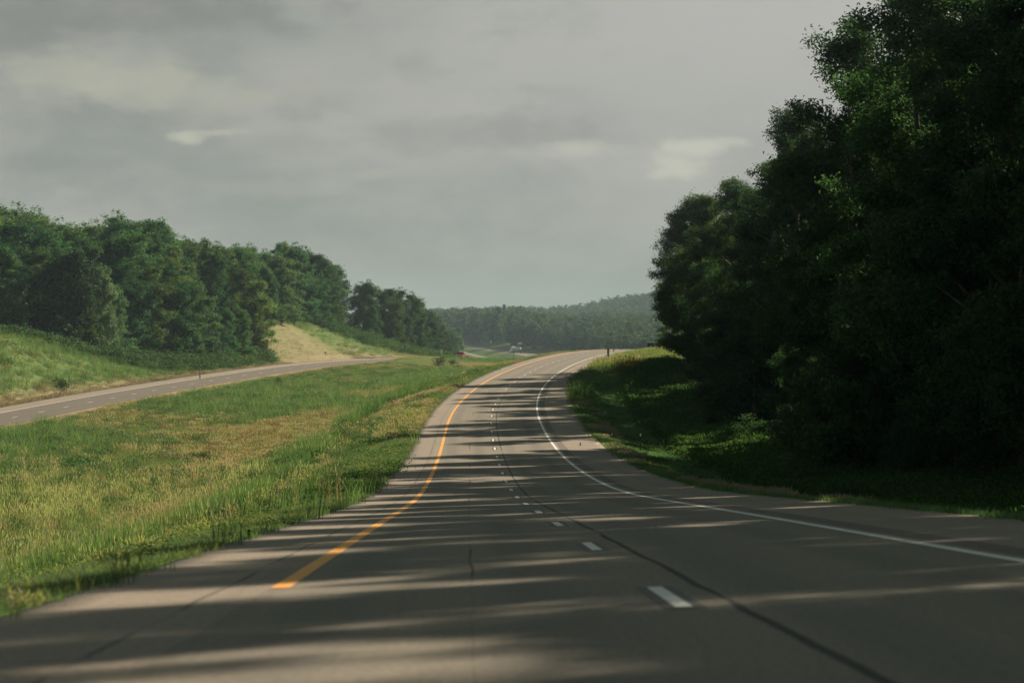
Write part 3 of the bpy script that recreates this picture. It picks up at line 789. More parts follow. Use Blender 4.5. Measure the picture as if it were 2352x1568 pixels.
def ground_cover():
    gm = lambda n, c, t=.48: leaf_mat(n, t, c, (1.05, 1.15, .6), .015)
    G1 = gm('grass_green', (.108, .180, .076)); G2 = gm('grass_blue_green', (.082, .158, .088)); G3 = gm('grass_yellow_green', (.168, .20, .085)); G4 = gm('grass_straw', (.35, .30, .185), .3)
    G5 = gm('grass_olive', (.135, .17, .07)); G6 = gm('grass_pink_straw', (.25, .21, .175), .3); FY = gm('flower_yellow', (.5, .38, .06), .2); FW = gm('flower_white', (.6, .58, .52), .2); WD = gm('weed_green', (.06, .125, .04)); BR = gm('dry_brown', (.20, .125, .06), .2)
    tf = [blade_tuft('t0', 34, .38, .26, .013, G1), blade_tuft('t1', 34, .34, .28, .012, G2), blade_tuft('t2', 34, .36, .26, .012, G3), blade_tuft('t3', 30, .48, .24, .010, G4, seed_heads=True), blade_tuft('t4', 32, .5, .26, .014, G5, seed_heads=True),
          blade_tuft('t5', 40, .32, .3, .010, G6, lean=.7, seed_heads=True), weed_tuft('t6', 150, .5, .5, .09, WD), weed_tuft('t7', 110, .42, .5, .07, G1, FY, 22, .04), weed_tuft('t8', 90, .6, .4, .07, G5, FW, 10, .05), blade_tuft('t9', 30, .9, .3, .016, G1, lean=.35), blade_tuft('ta', 26, .55, .22, .012, BR, seed_heads=True), blade_tuft('tb', 22, .85, .28, .010, gm('seeding_grass', (.22, .25, .125)), lean=.4, seed_heads=True), blade_tuft('tc', 36, .30, .3, .012, gm('verge_green_fill_lift', (.095, .205, .105)))]  # last tuft: verge green brightened in its colour in place of skylight fill
    xs = []; ys = []; bz = []
    for d0, d1, dens, sc in ((15, 36, 26, .85), (36, 70, 16, 1.0), (70, 120, 9, 1.2), (120, 200, 4.6, 1.5), (200, 320, 2.4, 2.0), (320, 520, 1.15, 2.6), (520, 700, .5, 3.2)):
        w = .235 * d1
        n = int(dens * (d1 - d0) * 2 * w)
        x = rng.uniform(-w, w, n); y = rng.uniform(d0, d1, n)
        k = np.abs(x) < .235 * y + 2
        xs.append(x[k]); ys.append(y[k]); bz.append(np.full(k.sum(), sc))
    x = np.concatenate(xs); y = np.concatenate(ys); s = np.concatenate(bz)
    d1, t1, d2, t2, dry, n1, n2, n3, mow = fields(x, y)
    e = rng.normal(size=len(x)) * .10
    ok = ((t1 < L1 - .05 + e) & (t2 > R2 + .05)) | ((t2 < L2 - .1) & (t2 > -32)) | ((t1 > R1 + .08 + e) & (t1 < 19))
    x, y, s, d1, t1, d2, t2, dry, n1, n2, n3, mow = [q[ok] for q in (x, y, s, d1, t1, d2, t2, dry, n1, n2, n3, mow)]
    n = len(x); u = rng.uniform(size=n)
    ylw = sstep(.4, .65, n2) * .55
    ylw = np.where(t2 < L2, 0, ylw)
    idx = np.where(u < .5 - ylw * .6, 0, np.where(u < .72 - ylw, 9, np.where((u < .97) | (d1 < 75), 2, 6)))
    hs = .55 + .9 * fnoise(x * .22, y * .1, 77)
    hs = np.where(d1 < 50, np.minimum(hs, .75), hs)
    # long growth on the median slope, short near the pavement
    med = (t1 < L1); q1 = L1 - t1
    rough = med & (q1 > 6.2 + 1.6 * fnoise(x * .1, y * .05, 91, 2)) & (q1 < 11) & (d1 > 70) & (d1 < 330)
    rw = rough & (rng.uniform(size=n) < .55 * sstep(.38, .6, fnoise(x * .3, y * .09, 93, 2)))
    short = med & (q1 < 6.5)
    idx = np.where(short & (u < .5), 1, idx); idx = np.where(short & (u >= .5) & (u < .8), 2, idx)
    fl = fnoise(x * .35, y * .12, 55, 2)
    idx = np.where(short & (fl > .58) & (rng.uniform(size=n) < .08), 7, idx)
    hs = np.where(short, hs * .85, hs * 1.25)
    hs = np.where(med & (q1 < .8), hs * .6, hs)
    isdry = (rng.uniform(size=n) < dry * .92) & ~rw
    idx = np.where(rw, np.where(rng.uniform(size=n) < .5, 6, 9), idx); hs = np.where(rw, hs * 1.25, hs)
    hs = np.where(isdry & med & (d1 > 200), hs * .7, hs)
    idx = np.where(isdry, np.where(rng.uniform(size=n) < .72, 3, 4), idx)
    edge = np.where(t1 > 0, t1 - R1, 9)
    pk = (edge < 2.2) & (d1 < 230)
    idx = np.where(pk, np.where(u < .6, 1, 2), idx)
    idx = np.where(pk & (rng.uniform(size=n) < .85 * (fnoise(x * .5, y * .22, 61, 2) > .57)), 5, idx)
    idx = np.where(pk & (edge < .45), np.where(u < .7, 12, 2), idx); hs = np.where(pk, hs * (.25 + .75 * fnoise(x * .4, y * .2, 63, 2)) * .8, hs)
    rv = (t1 > R1 + 2) & (d1 < 320)
    idx = np.where(rv & (u < .8), 12, np.where(rv & (u < .9), 2, idx)); hs = np.where(rv & (t1 < 13), hs * .38, hs)
    idx = np.where(rv & (t1 > 13) & (rng.uniform(size=n) < .45), 6, idx); hs = np.where(rv & (t1 > 13), hs * 1.5, hs)
    idx = np.where((t1 > R1 + 1) & (d1 >= 320) & (fnoise(x * .2, y * .06, 57, 2) > .62) & (rng.uniform(size=n) < .5), 7, idx)
    st2 = (t2 < L2) & (t2 > L2 - 3.2)
    idx = np.where(st2 & (u < .6), 5, np.where(st2 & (u < .8), 10, idx)); hs = np.where(st2, hs * .6, hs)
    st3 = (t2 > R2) & (t2 < R2 + 2.5)
    idx = np.where(st3, np.where(u < .4, 2, np.where(u < .62, 7, 3)), idx); hs = np.where(st3, hs * .55, hs)
    idx = np.where((mow > .5), 3, idx); hs = np.where(mow > .5, hs * .2, hs)
    idx = np.where(med & (q1 > 4.5) & (d1 < 230) & (rng.uniform(size=n) < .015 + .07 * sstep(.52, .68, fnoise(x * .16, y * .07, 97, 3))), 3, idx)
    idx = np.where(med & (q1 > 12) & (rng.uniform(size=n) < .008), 8, idx)
    idx = np.where(med & (q1 > 5) & (d1 < 190) & ~rw & (rng.uniform(size=n) < .03 + .12 * sstep(.5, .7, n1)), 11, idx)
    idx = np.where(med & (d1 > 210) & isdry & (rng.uniform(size=n) < .2), 10, idx)
    sc = s * rng.uniform(.8, 1.2, n)
    scatter('grass', x, y, idx, sc, tf, 'mixed green, yellow and straw-coloured roadside grass with small flowers', 'grass', sz=np.minimum(sc, .9 + .25 * s) * hs * np.where(d1 > 300, np.interp(d1, [300, 430], [1, .5]), 1))
    # tall pale reeds in the wet bottom of the swale
    n = 170
    rx = at(385, 128) + rng.normal(size=n) * 1.25; ry = 127 + rng.normal(size=n) * 4.5
    reed = [blade_tuft('r0', 16, 1.5, .35, .022, G4, lean=.25, seed_heads=True), blade_tuft('r1', 20, 1.2, .35, .026, G5, lean=.3), blade_tuft('r2', 20, 1.15, .3, .03, G1, lean=.3)]
    ridx = rng.choice([0, 0, 0, 1], n)
    ex = rng.uniform(-.235, -.07, 160); ed = rng.uniform(75, 150, 160)
    rx = np.concatenate([rx, ex * ed]); ry = np.concatenate([ry, ed]); ridx = np.concatenate([ridx, rng.choice([1, 2, 2, 0], 160)])
    scatter('reeds', rx, ry, ridx, rng.uniform(.6, 1.15, len(rx)) * np.where(np.arange(len(rx)) < 170, 1.35, 1.0), reed, 'tall pale reeds and coarse grass in the wet bottom of the median', 'reeds')
    # undergrowth along the wood edges
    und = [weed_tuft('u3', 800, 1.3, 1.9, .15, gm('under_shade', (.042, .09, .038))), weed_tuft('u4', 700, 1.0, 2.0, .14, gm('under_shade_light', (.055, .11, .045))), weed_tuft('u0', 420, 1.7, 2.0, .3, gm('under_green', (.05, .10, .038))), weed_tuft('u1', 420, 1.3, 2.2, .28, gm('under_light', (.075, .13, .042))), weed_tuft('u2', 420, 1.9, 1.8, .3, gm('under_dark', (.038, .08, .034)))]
    ux = []; uy = []; us = []
    for _ in range(6200):
        d = rng.uniform(330, 705); o = rng.uniform(8, 34)
        x, y = onroad(RX2, RH2, np.array([d]), -o); x = x[0]; y = y[0]
        lim = np.interp(d, [330, 372, 398, 415, 440, 484, 489, 492, 574, 580, 600, 640, 700], [27, 25, 17, 11.5, 9.5, 9, 14, 40, 40, 18, 15, 11.5, 9])
        if o < lim + rng.uniform(-1, 1.2): continue
        if d > 574 and rng.uniform() < .45: continue
        ux.append(x); uy.append(y); us.append(rng.uniform(.6, 1.25) * (.55 if o < lim + 1.5 else 1.0))
    nleft = len(ux)
    for _ in range(1700):
        d = rng.uniform(55, 330); o = rng.uniform(13.5, 30)
        x, y = onroad(RX1, RH1, np.array([d]), o)
        if o < 16.8: continue
        if d > 215 and o < 14 + (d - 215) * .09: continue
        ux.append(x[0]); uy.append(y[0]); us.append(rng.uniform(.35, .9) * (.6 if o < 16.5 else 1.15))
    ux = np.array(ux); us = np.array(us); rt = np.arange(len(ux)) >= nleft
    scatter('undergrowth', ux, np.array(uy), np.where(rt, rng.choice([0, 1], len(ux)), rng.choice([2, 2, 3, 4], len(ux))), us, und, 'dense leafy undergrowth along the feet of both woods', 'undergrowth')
    return WD, BR, G4

build_ground(); build_roads()
right_wood(); left_wood(); far_woods()
M_weed, M_brown, M_straw = ground_cover()

# ------------------------------------------------------------------ single shrubs and weeds
def shrub_mesh(name, n, h, w, ls):
    cl = np.stack([rng.normal(size=14) * w * .3, rng.normal(size=14) * w * .3, rng.uniform(.2, .85, 14) * h], -1)
    idx = rng.integers(0, 14, n); c = cl[idx] + rand_dirs(n) * (w * .3 * rng.uniform(.2, 1, n) ** .5)[:, None]
    c = c[c[:, 2] > 0.02]
    v, f = leaves(c, ls, .6, None)
    return mesh_np(name, v, f, [M_leaf], fattr={'v': rng.uniform(0, 1, len(f))})
SH = [shrub_mesh('shrub_leaves', 900, 1.5, 1.7, .16), shrub_mesh('shrub_leaves', 700, 1.2, 1.5, .15)]
stem_parts = [tube([[0, 0, -.2], [a * .1, b * .1, .4], [a * .35, b * .35, 1.0]], [.03, .022, .008], 4) for a, b in ((1, 0), (-.6, .8), (-.5, -.8), (.2, .3))]
sv, sf = join(stem_parts); STEM = mesh_np('shrub_stems', sv, sf, [M_bark])
def shrub(x, y, s, c, label, k=0, sx=1.0, name='shrub', group=None):
    e = empty(name, (x, y, zg1(x, y)), rng.uniform(0, 6.28)); e.scale = (s * sx, s * sx, s); tag(e, label, 'shrub', group)
    link(bpy.data.objects.new('stems', STEM), e); b = link(bpy.data.objects.new('leaves', SH[k]), e); b.color = (*c, 1)
def ground_at(px, py, lo=20, hi=900):
    """where the sight line through a picture point meets the ground"""
    d = np.arange(lo, hi, .5); x = (px - 1176) / F * d; z = (800 - py) / F * d
    g = zg(x, d)
    k = np.nonzero(z <= g)[0]
    i = k[0] if len(k) else len(d) - 1
    return x[i], d[i]
for px, py, s, lab, kk in ((1010, 842, 1.35, 'dark shrub in the median close to where the opposite carriageway disappears', 0), (1040, 838, 1.0, 'low dark shrub right behind the dark median shrub near the crest', 1),
                       (145, 898, 1.15, 'lone dark bush on the grass bank just above the opposite carriageway', 0), (682, 920, .75, 'single small dark bush standing in the straw-coloured grass', 1),
                       (592, 1122, .8, 'dark bushy weed in the median near the shadow tips', 0), (800, 1015, .7, 'tall weed with pale flower heads on the median slope', 1), (465, 1072, .85, 'grey-green bush behind the pale reeds', 0), (640, 882, .9, 'dark green bush on the far side of the median below the opposite carriageway', 1)):
    x, y = ground_at(px, py)
    shrub(x, y, s, (.035, .065, .022), lab, kk)
x, y = ground_at(1448, 862)
e = empty('dead_bush', (x, y, zg1(x, y))); tag(e, 'brown withered bush between the right verge and the wood', 'bush')
me = shrub_mesh('dead_leaves', 1500, 1.9, 3.4, .22)
b = link(bpy.data.objects.new('leaves', me), e); b.color = (.17, .095, .05, 1); link(bpy.data.objects.new('stems', STEM), e)
def little_weed(px, py, h, label):
    x, y = ground_at(px, py)
    d1, t1 = locate(np.array([x]), np.array([y]), RX1, RH1)
    z = float(np.interp(d1, RD, RZ1)[0] - E1(d1)[0] * t1[0])
    n = 90; hh = rng.uniform(0, 1, n); c = np.stack([rng.normal(size=n) * h * .2 * (1.2 - hh), rng.normal(size=n) * h * .2 * (1.2 - hh), hh * h], -1)
    v, f = leaves(c, h * .26, .3)
    o = link(bpy.data.objects.new('weed', mesh_np('weed', v, f, [M_weed], fattr={'v': rng.uniform(0, 1, len(f))}))); o.location = (x, y, z); tag(o, label, 'weed')
little_weed(934 * .6125, 2040 * .6125, .17, 'small weed growing out of the paved left shoulder')
little_weed(2176 * .6125, 1674 * .6125, .2, 'small weed growing through the paved right shoulder')

# a scrap of litter
x, y = ground_at(1335, 886)
bm = bmesh.new(); bmesh.ops.create_icosphere(bm, subdivisions=2, radius=.11)
for v in bm.verts: v.co = Vector((v.co.x * 1.3, v.co.y, v.co.z * .8)) * random.uniform(.75, 1.2)
me = bpy.data.meshes.new('litter'); bm.to_mesh(me); bm.free(); me.materials.append(simple('crumpled_paper', (.75, .75, .72), .7))
o = link(bpy.data.objects.new('litter', me)); o.location = (x, y, zg1(x, y) + .16); tag(o, 'small crumpled white scrap lying in the shaded right verge', 'litter')

# ------------------------------------------------------------------ posts and signs
M_steel = simple('galvanised_steel', (.30, .31, .31), .5, .6, noise=.15); M_grn = simple('green_post', (.045, .075, .06), .6); M_white = simple('white_sheet', (.72, .72, .68), .45, noise=.06); M_black = simple('black_ink', (.02, .02, .02), .6)
M_wood = simple('grey_wood', (.21, .185, .155), .85, noise=.3, nscale=9); M_signgreen = simple('sign_green', (.012, .11, .075), .4); M_red = simple('red_sheet', (.42, .055, .03), .5); M_back = simple('sign_back', (.38, .39, .38), .45, .3)

def bm_box(bm, cx, cy, cz, sx, sy, sz, mi=0, bevel=0.0):
    r = bmesh.ops.create_cube(bm, size=1.0, matrix=Matrix.Translation((cx, cy, cz)) @ Matrix.Diagonal((sx, sy, sz, 1)))
    fs = list({f for v in r['verts'] for f in v.link_faces})
    for f in fs: f.material_index = mi
    if bevel:
        es = list({e for v in r['verts'] for e in v.link_edges})
        q = bmesh.ops.bevel(bm, geom=es, offset=bevel, segments=2, affect='EDGES', profile=.6)
        for f in q['faces']: f.material_index = mi
def bm_cyl(bm, c, axis, r, h, seg=16, mi=0, r2=None):
    z = Vector((0, 0, 1)).rotation_difference(Vector(axis)).to_matrix().to_4x4()
    q = bmesh.ops.create_cone(bm, cap_ends=True, segments=seg, radius1=r, radius2=r if r2 is None else r2, depth=h, matrix=Matrix.Translation(c) @ z)
    for f in {f for v in q['verts'] for f in v.link_faces}: f.material_index = mi
def finish(bm, name, mats, parent=None, smooth=False):
    me = bpy.data.meshes.new(name); bmesh.ops.recalc_face_normals(bm, faces=bm.faces); bm.to_mesh(me); bm.free()
    for m in (mats if isinstance(mats, (list, tuple)) else [mats]): me.materials.append(m)
    if smooth:
        for p in me.polygons: p.use_smooth = True
    return link(bpy.data.objects.new(name, me), parent)
def bmn(): return bmesh.new()

def u_post(parent, h, mat, w=.06):
    bm = bmn()
    bm_box(bm, 0, .02, h / 2 - .2, w, .012, h + .4); bm_box(bm, -w / 2, 0, h / 2 - .2, .014, .036, h + .4); bm_box(bm, w / 2, 0, h / 2 - .2, .014, .036, h + .4)
    return finish(bm, 'post', mat, parent)
def text_mesh(s, size, mat, parent, loc, name='digit'):
    cu = bpy.data.curves.new(name, 'FONT'); cu.body = s; cu.size = size; cu.align_x = 'CENTER'; cu.align_y = 'CENTER'; cu.extrude = .002; cu.offset = size * .012
    t = bpy.data.objects.new(name, cu); col.objects.link(t)
    dg = bpy.context.evaluated_depsgraph_get(); me = bpy.data.meshes.new_from_object(t.evaluated_get(dg))
    bpy.data.objects.remove(t); bpy.data.curves.remove(cu)
    me.materials.clear(); me.materials.append(mat)
    o = link(bpy.data.objects.new(name, me), parent); o.location = loc; o.rotation_euler = (R(90), 0, 0); return o
def panel(parent, w, h, zc, mat, name='panel', t=.012, y=-.03, rim=None):
    bm = bmn(); bm_box(bm, 0, y, zc, w, t, h, 0, .004)
    return finish(bm, name, mat, parent)

# green mile marker
x, y = at(1397, 365), 365.0
e = empty('mile_marker', (x, y, zg1(x, y)), -.05); tag(e, 'green vertical mile marker sign with white digits on a thin post', 'road sign')
u_post(e, 2.35, M_grn); p = panel(e, .34, 1.24, 1.78, M_white, 'border'); p2 = panel(e, .31, 1.20, 1.78, M_signgreen, 'sign_face', .012, -.036)
text_mesh('MILE', .125, M_white, p2, (0, -.044, 2.29), 'wording')
for i, ch in enumerate('177'): text_mesh(ch, .36, M_white, p2, (0, -.044, 2.04 - i * .32), 'digit')
# delineator posts
def delineator(x, y, h, label, mat, cap=True, w=.07):
    e = empty('marker_post', (x, y, zg1(x, y)), 0); tag(e, label, 'marker post')
    u_post(e, h, mat, w)
    if cap:
        bm = bmn(); bm_box(bm, 0, -.02, h - .06, .09, .02, .14, 0, .006); finish(bm, 'reflector', M_white, e)
x, y = ground_at(1471, 1037); delineator(x, y, 5700 ** -1 * 40 * y, 'dark marker post with a white tip on the right verge', simple('dark_post', (.06, .065, .06), .6))
x, y = at(1426, 505), 505.0; delineator(x, y, 1.5, 'grey marker post at the crest right of the green mile marker', M_steel, False, .1)
x, y = at(1409.5, 470), 470.0; delineator(x, y, 1.7, 'grey wooden post directly behind the green mile marker', M_wood, False, .14)
x, y = at(1373.5, 322), 322.0; delineator(x, y, 1.25, 'thin steel rod at the edge of the right shoulder in front of the mile marker', M_steel, False, .03)
x, y = ground_at(415, 1064); delineator(x, y, 1.15, 'pale marker stick standing out of the median grass behind the reeds', M_white, False, .06)
x, y = ground_at(459.5, 850, 300); x = at(459.5, 402); y = 402.0
e = empty('wooden_post', (x, y, zg1(x, y))); tag(e, 'short weathered wooden post at the edge of the opposite carriageway', 'post')
bm = bmn(); bm_box(bm, 0, 0, .75, .2, .2, 1.9, 0, .02); bm_box(bm, 0, 0, 1.72, .16, .16, .05, 0, .015); finish(bm, 'shaft', M_wood, e)
# white signs
def sign(px, d, pw, ph, top, label, mat, marks=(), face=0.0, name='road_sign'):
    x = at(px, d); z = zg1(x, d); zt = (800 - top) / F * d - z; w = pw / F * d; h = ph / F * d
    e = empty(name, (x, d, z), face); tag(e, label, 'road sign')
    u_post(e, zt - .05, M_steel, .08)
    p = panel(e, w, h, zt - h / 2, mat, 'panel')
    for (mx, mz, mw, mh) in marks:
        bm = bmn(); bm_box(bm, mx * w, -.039, zt - h / 2 + mz * h, mw * w, .004, mh * h); finish(bm, 'emblem', M_black, p)
sign(1014, 585, 3.9, 11, 802, 'tall narrow white sign with small dark symbols beside the opposite carriageway', M_white, ((0, .28, .42, .1), (.08, .25, .25, .05), (.04, -.27, .4, .06), (.06, -.3, .2, .1)))
sign(1127.5, 1560, 3.7, 5.2, 782, 'small white sign on the far hazy slope left of the tank truck', M_white, ((0, .15, .5, .12), (0, -.15, .6, .3)))
sign(1169, 1500, 3.7, 5.8, 788, 'small white sign just above the tank truck', M_white, ((0, .2, .55, .1), (0, -.15, .6, .3)))
sign(1056, 780, 3.8, 4.2, 770.5, 'grey square sign against the hazy trees above the red pickup', M_back)
x, y = at(1217, 470), 470.0
sign(963.5 * 0 + (900 + 940 / 2.94) * .6125, 535, 5.5, 2.6, (1100 + 645 / 2.94) * .6125, 'small red plate on a thin stake on the hillside of straw grass', M_red, name='plate_sign')
x, y = at((1600 + 1708 / 5.227) * .6125, 560), 560.0
e = empty('marker_post', (x, y, zg1(x, y))); tag(e, 'thin brown stake in the median grass below the tank truck', 'marker post'); u_post(e, 2.2, M_wood, .07)

# ------------------------------------------------------------------ vehicles
M_tyre = simple('tyre', (.018, .018, .018), .85); M_rim = simple('rim', (.45, .45, .46), .3, .9); M_glass = simple('dark_glass', (.012, .015, .018), .06); M_chrome = simple('chrome', (.8, .8, .8), .12, 1.0)
M_redp = simple('red_paint', (.50, .035, .02), .25); M_blackp = simple('black_paint', (.012, .013, .015), .25); M_plast = simple('black_plastic', (.02, .02, .021), .6); M_tail = simple('tail_lens', (.35, .012, .01), .2); M_wp = simple('white_paint', (.78, .78, .75), .3); M_tank = simple('white_tank', (.62, .63, .62), .5, .0); M_plate = simple('number_plate', (.7, .7, .68), .5)

def prism(bm, prof_, w0, w1, mi=0):
    """extrude a side outline [(y, z, k)] across x; half width w0 where k = 0 and w1 where k = 1"""
    a = [bm.verts.new((-(w0 + (w1 - w0) * k), y, z)) for y, z, k in prof_]; b = [bm.verts.new(((w0 + (w1 - w0) * k), y, z)) for y, z, k in prof_]
    n = len(prof_); fs = [bm.faces.new(a), bm.faces.new(b[::-1])]
    for i in range(n): fs.append(bm.faces.new((a[i], b[i], b[(i + 1) % n], a[(i + 1) % n])))
    for f in fs: f.material_index = mi
    return fs
def quadpart(name, pts, mat, parent, thick=.015):
    bm = bmn(); vs = [bm.verts.new(p) for p in pts]; f = bm.faces.new(vs); f.normal_update()
    nn = f.normal.copy(); r = bmesh.ops.extrude_face_region(bm, geom=[f])
    for v in r['geom']:
        if isinstance(v, bmesh.types.BMVert): v.co += nn * thick
    return finish(bm, name, mat, parent)
def wheel(parent, x, y, r, w, side):
    bm = bmn(); bm_cyl(bm, (0, 0, 0), (1, 0, 0), r, w, 24)
    bmesh.ops.bevel(bm, geom=[e for e in bm.edges if len(e.link_faces) == 2 and e.calc_face_angle(0) > 1], offset=.04, segments=2, affect='EDGES')
    o = finish(bm, 'wheel', M_tyre, parent); o.location = (x, y, r)
    bm = bmn(); bm_cyl(bm, (side * (w / 2 + .002), 0, 0), (1, 0, 0), r * .6, .03, 18); bm_cyl(bm, (side * (w / 2 + .02), 0, 0), (1, 0, 0), r * .16, .03, 10); finish(bm, 'rim', M_rim, o)
    return o

def on_lane(RX, RH, RZ, E, d, t):
    x, y = onroad(RX, RH, np.array([d]), t)
    return float(x[0]), float(y[0]), float(np.interp(d, RD, RZ) - E(d) * t)

def pickup():
    # local: front towards -y (towards the viewer), z up
    x, y, z = on_lane(RX2, RH2, RZ2, E2, 628.0, 2.0)
    hd = float(np.interp(628, RD, RH2))
    e = empty('pickup_truck', (x, y, z), -hd + R(7)); tag(e, 'red pickup truck with bright chrome bumper coming towards the viewer', 'pickup truck')
    bm = bmn()
    prism(bm, [(-2.85, .55, 0), (-2.85, 1.12, 0), (-2.7, 1.22, 0), (-1.25, 1.32, 0), (2.95, 1.35, 0), (2.95, .55, 0)], 1.0, .98)
    bmesh.ops.bevel(bm, geom=list(bm.edges), offset=.06, segments=2, affect='EDGES'); body = finish(bm, 'body', M_redp, e)
    bm = bmn(); prism(bm, [(-1.25, 1.30, 0), (-.45, 1.93, 1), (1.05, 1.96, 1), (1.35, 1.33, 0)], .96, .78); bmesh.ops.bevel(bm, geom=list(bm.edges), offset=.05, segments=2, affect='EDGES'); finish(bm, 'cab', M_redp, e)
    quadpart('windshield', [(-.86, -1.17, 1.37), (.86, -1.17, 1.37), (.74, -.55, 1.86), (-.74, -.55, 1.86)], M_glass, e, .02)
    for s in (-1, 1):
        quadpart('side_window', [(s * .965, -.95, 1.42), (s * .965, 1.1, 1.42), (s * .83, .95, 1.85), (s * .83, -.35, 1.85)][::s], M_glass, e, .02)
        bm = bmn(); bm_box(bm, s * 1.2, -.95, 1.46, .26, .12, .3, 0, .03); bm_box(bm, s * 1.02, -.93, 1.38, .2, .05, .05); finish(bm, 'mirror', M_plast, e)
        bm = bmn(); bm_box(bm, s * .82, -2.87, 1.0, .3, .1, .28, 0, .03); finish(bm, 'headlight', M_chrome, e)
        for yy in (-1.85, 1.85): wheel(e, s * .88, yy, .41, .28, s)
    bm = bmn(); bm_box(bm, 0, -2.87, .98, 1.3, .1, .36, 0, .03); g = finish(bm, 'grille', M_plast, e)
    bm = bmn(); bm_box(bm, 0, -2.93, .98, 1.2, .03, .05); bm_box(bm, 0, -2.94, 1.0, .28, .03, .14, 0, .01); finish(bm, 'chrome_bar', M_chrome, g)
    bm = bmn(); bm_box(bm, 0, -2.95, .62, 2.0, .22, .26, 0, .05); finish(bm, 'bumper', M_chrome, e)
    bm = bmn(); bm_box(bm, 0, 2.0, 1.37, 1.7, 1.75, .04); finish(bm, 'load_bed', M_plast, e)

def suv():
    x, y, z = on_lane(RX1, RH1, RZ1, E1, 588.0, -.2)
    # the rear faces the viewer (-y)
    e = empty('suv', (x, y, z), -float(np.interp(588, RD, RH1))); tag(e, 'black car driving away over the crest on the near carriageway', 'car')
    bm = bmn(); prism(bm, [(-2.35, .4, 0), (-2.42, .75, 0), (-2.35, 1.08, 0), (1.2, 1.1, 0), (2.3, .95, 0), (2.4, .45, 0)], .97, .95); bmesh.ops.bevel(bm, geom=list(bm.edges), offset=.07, segments=2, affect='EDGES'); finish(bm, 'body', M_blackp, e)
    bm = bmn(); prism(bm, [(-2.28, 1.05, 0), (-1.95, 1.70, 1), (.2, 1.74, 1), (1.25, 1.08, 0)], .93, .74); bmesh.ops.bevel(bm, geom=list(bm.edges), offset=.06, segments=2, affect='EDGES'); finish(bm, 'cabin', M_blackp, e)
    quadpart('rear_window', [(-.8, -2.27, 1.12), (.8, -2.27, 1.12), (.68, -2.03, 1.6), (-.68, -2.03, 1.6)], M_glass, e, .02)
    for s in (-1, 1):
        quadpart('side_window', [(s * .94, -1.9, 1.14), (s * .94, .9, 1.14), (s * .8, .15, 1.62), (s * .8, -1.7, 1.62)][::s], M_glass, e, .02)
        bm = bmn(); bm_box(bm, s * .84, -2.4, 1.0, .2, .08, .22, 0, .02); finish(bm, 'tail_light', M_tail, e)
        bm = bmn(); bm_box(bm, s * 1.03, .75, 1.15, .16, .12, .14, 0, .03); finish(bm, 'mirror', M_blackp, e)
        for yy in (-1.45, 1.45): wheel(e, s * .82, yy, .36, .24, s)
        bm = bmn(); bm_box(bm, s * .62, -.8, 1.77, .04, 1.9, .04); finish(bm, 'roof_rail', M_chrome, e)
    bm = bmn(); bm_box(bm, 0, -2.43, .52, 1.8, .14, .26, 0, .04); finish(bm, 'bumper', M_plast, e)
    bm = bmn(); bm_box(bm, 0, -2.45, .83, .34, .03, .17, 0, .005); finish(bm, 'number_plate', M_plate, e)

def tank_truck():
    D = 1535.0
    x, y, z = on_lane(RX1, RH1, RZ1, E1, D, 1.8)
    e = empty('tank_truck', (x, y, z), -float(np.interp(D, RD, RH1)) + R(6)); tag(e, 'white lorry with a silver tank driving away on the far slope', 'truck')
    # rear at -y
    bm = bmn(); bm_cyl(bm, (0, -2.4, 2.35), (0, 1, 0), 1.12, 9.6, 28)
    bm_cyl(bm, (0, -7.35, 2.35), (0, -1, 0), 1.12, .35, 28, 0, .85); bm_cyl(bm, (0, 2.55, 2.35), (0, 1, 0), 1.12, .35, 28, 0, .85)
    for k in range(4): bm_cyl(bm, (0, -6.2 + k * 2.6, 2.35), (0, 1, 0), 1.145, .09, 28)
    tk = finish(bm, 'tank', M_tank, e)
    bm = bmn(); bm_cyl(bm, (0, -7.56, 2.3), (0, 1, 0), .25, .1, 14); finish(bm, 'hatch', M_plast, tk)
    bm = bmn(); bm_box(bm, 0, -2.2, 1.02, .9, 11, .28); bm_box(bm, 0, -7.45, .75, 2.3, .14, .2); finish(bm, 'chassis', M_plast, e)
    bm = bmn(); prism(bm, [(3.3, .9, 0), (3.3, 3.75, 0), (4.4, 3.95, 0), (5.5, 3.3, 0), (5.9, 2.0, 0), (7.3, 1.85, 0), (7.4, .7, 0), (3.3, .7, 0)], 1.22, 1.2); bmesh.ops.bevel(bm, geom=list(bm.edges), offset=.08, segments=2, affect='EDGES'); finish(bm, 'cab', M_wp, e)
    for s in (-1, 1):
        quadpart('side_window', [(s * 1.225, 4.6, 2.2), (s * 1.225, 5.7, 2.2), (s * 1.225, 5.4, 2.95), (s * 1.225, 4.6, 2.95)][::s], M_glass, e, .02)
        for yy in (-6.4, -5.1, 2.9, 4.1, 6.5): wheel(e, s * .98, yy, .5, .5, s)
        bm = bmn(); bm_box(bm, s * 1.0, -7.55, .8, .3, .06, .14); finish(bm, 'tail_light', M_tail, e)
        bm = bmn(); bm_box(bm, s * 1.45, 5.6, 2.5, .2, .12, .6, 0, .03); finish(bm, 'mirror', M_wp, e)
pickup(); suv(); tank_truck()

# ------------------------------------------------------------------ light, sky, air
SUN_AZ, SUN_EL = R(42), R(28)
sd = Vector((math.sin(SUN_AZ) * math.cos(SUN_EL), math.cos(SUN_AZ) * math.cos(SUN_EL), math.sin(SUN_EL)))
sl = bpy.data.lights.new('sun', 'SUN'); sl.energy = 5.0; sl.angle = R(.55); sl.color = (1.0, .84, .64)
so = link(bpy.data.objects.new('sun', sl)); so.rotation_euler = (-sd).to_track_quat('-Z', 'Y').to_euler(); so.location = (60, 100, 120)

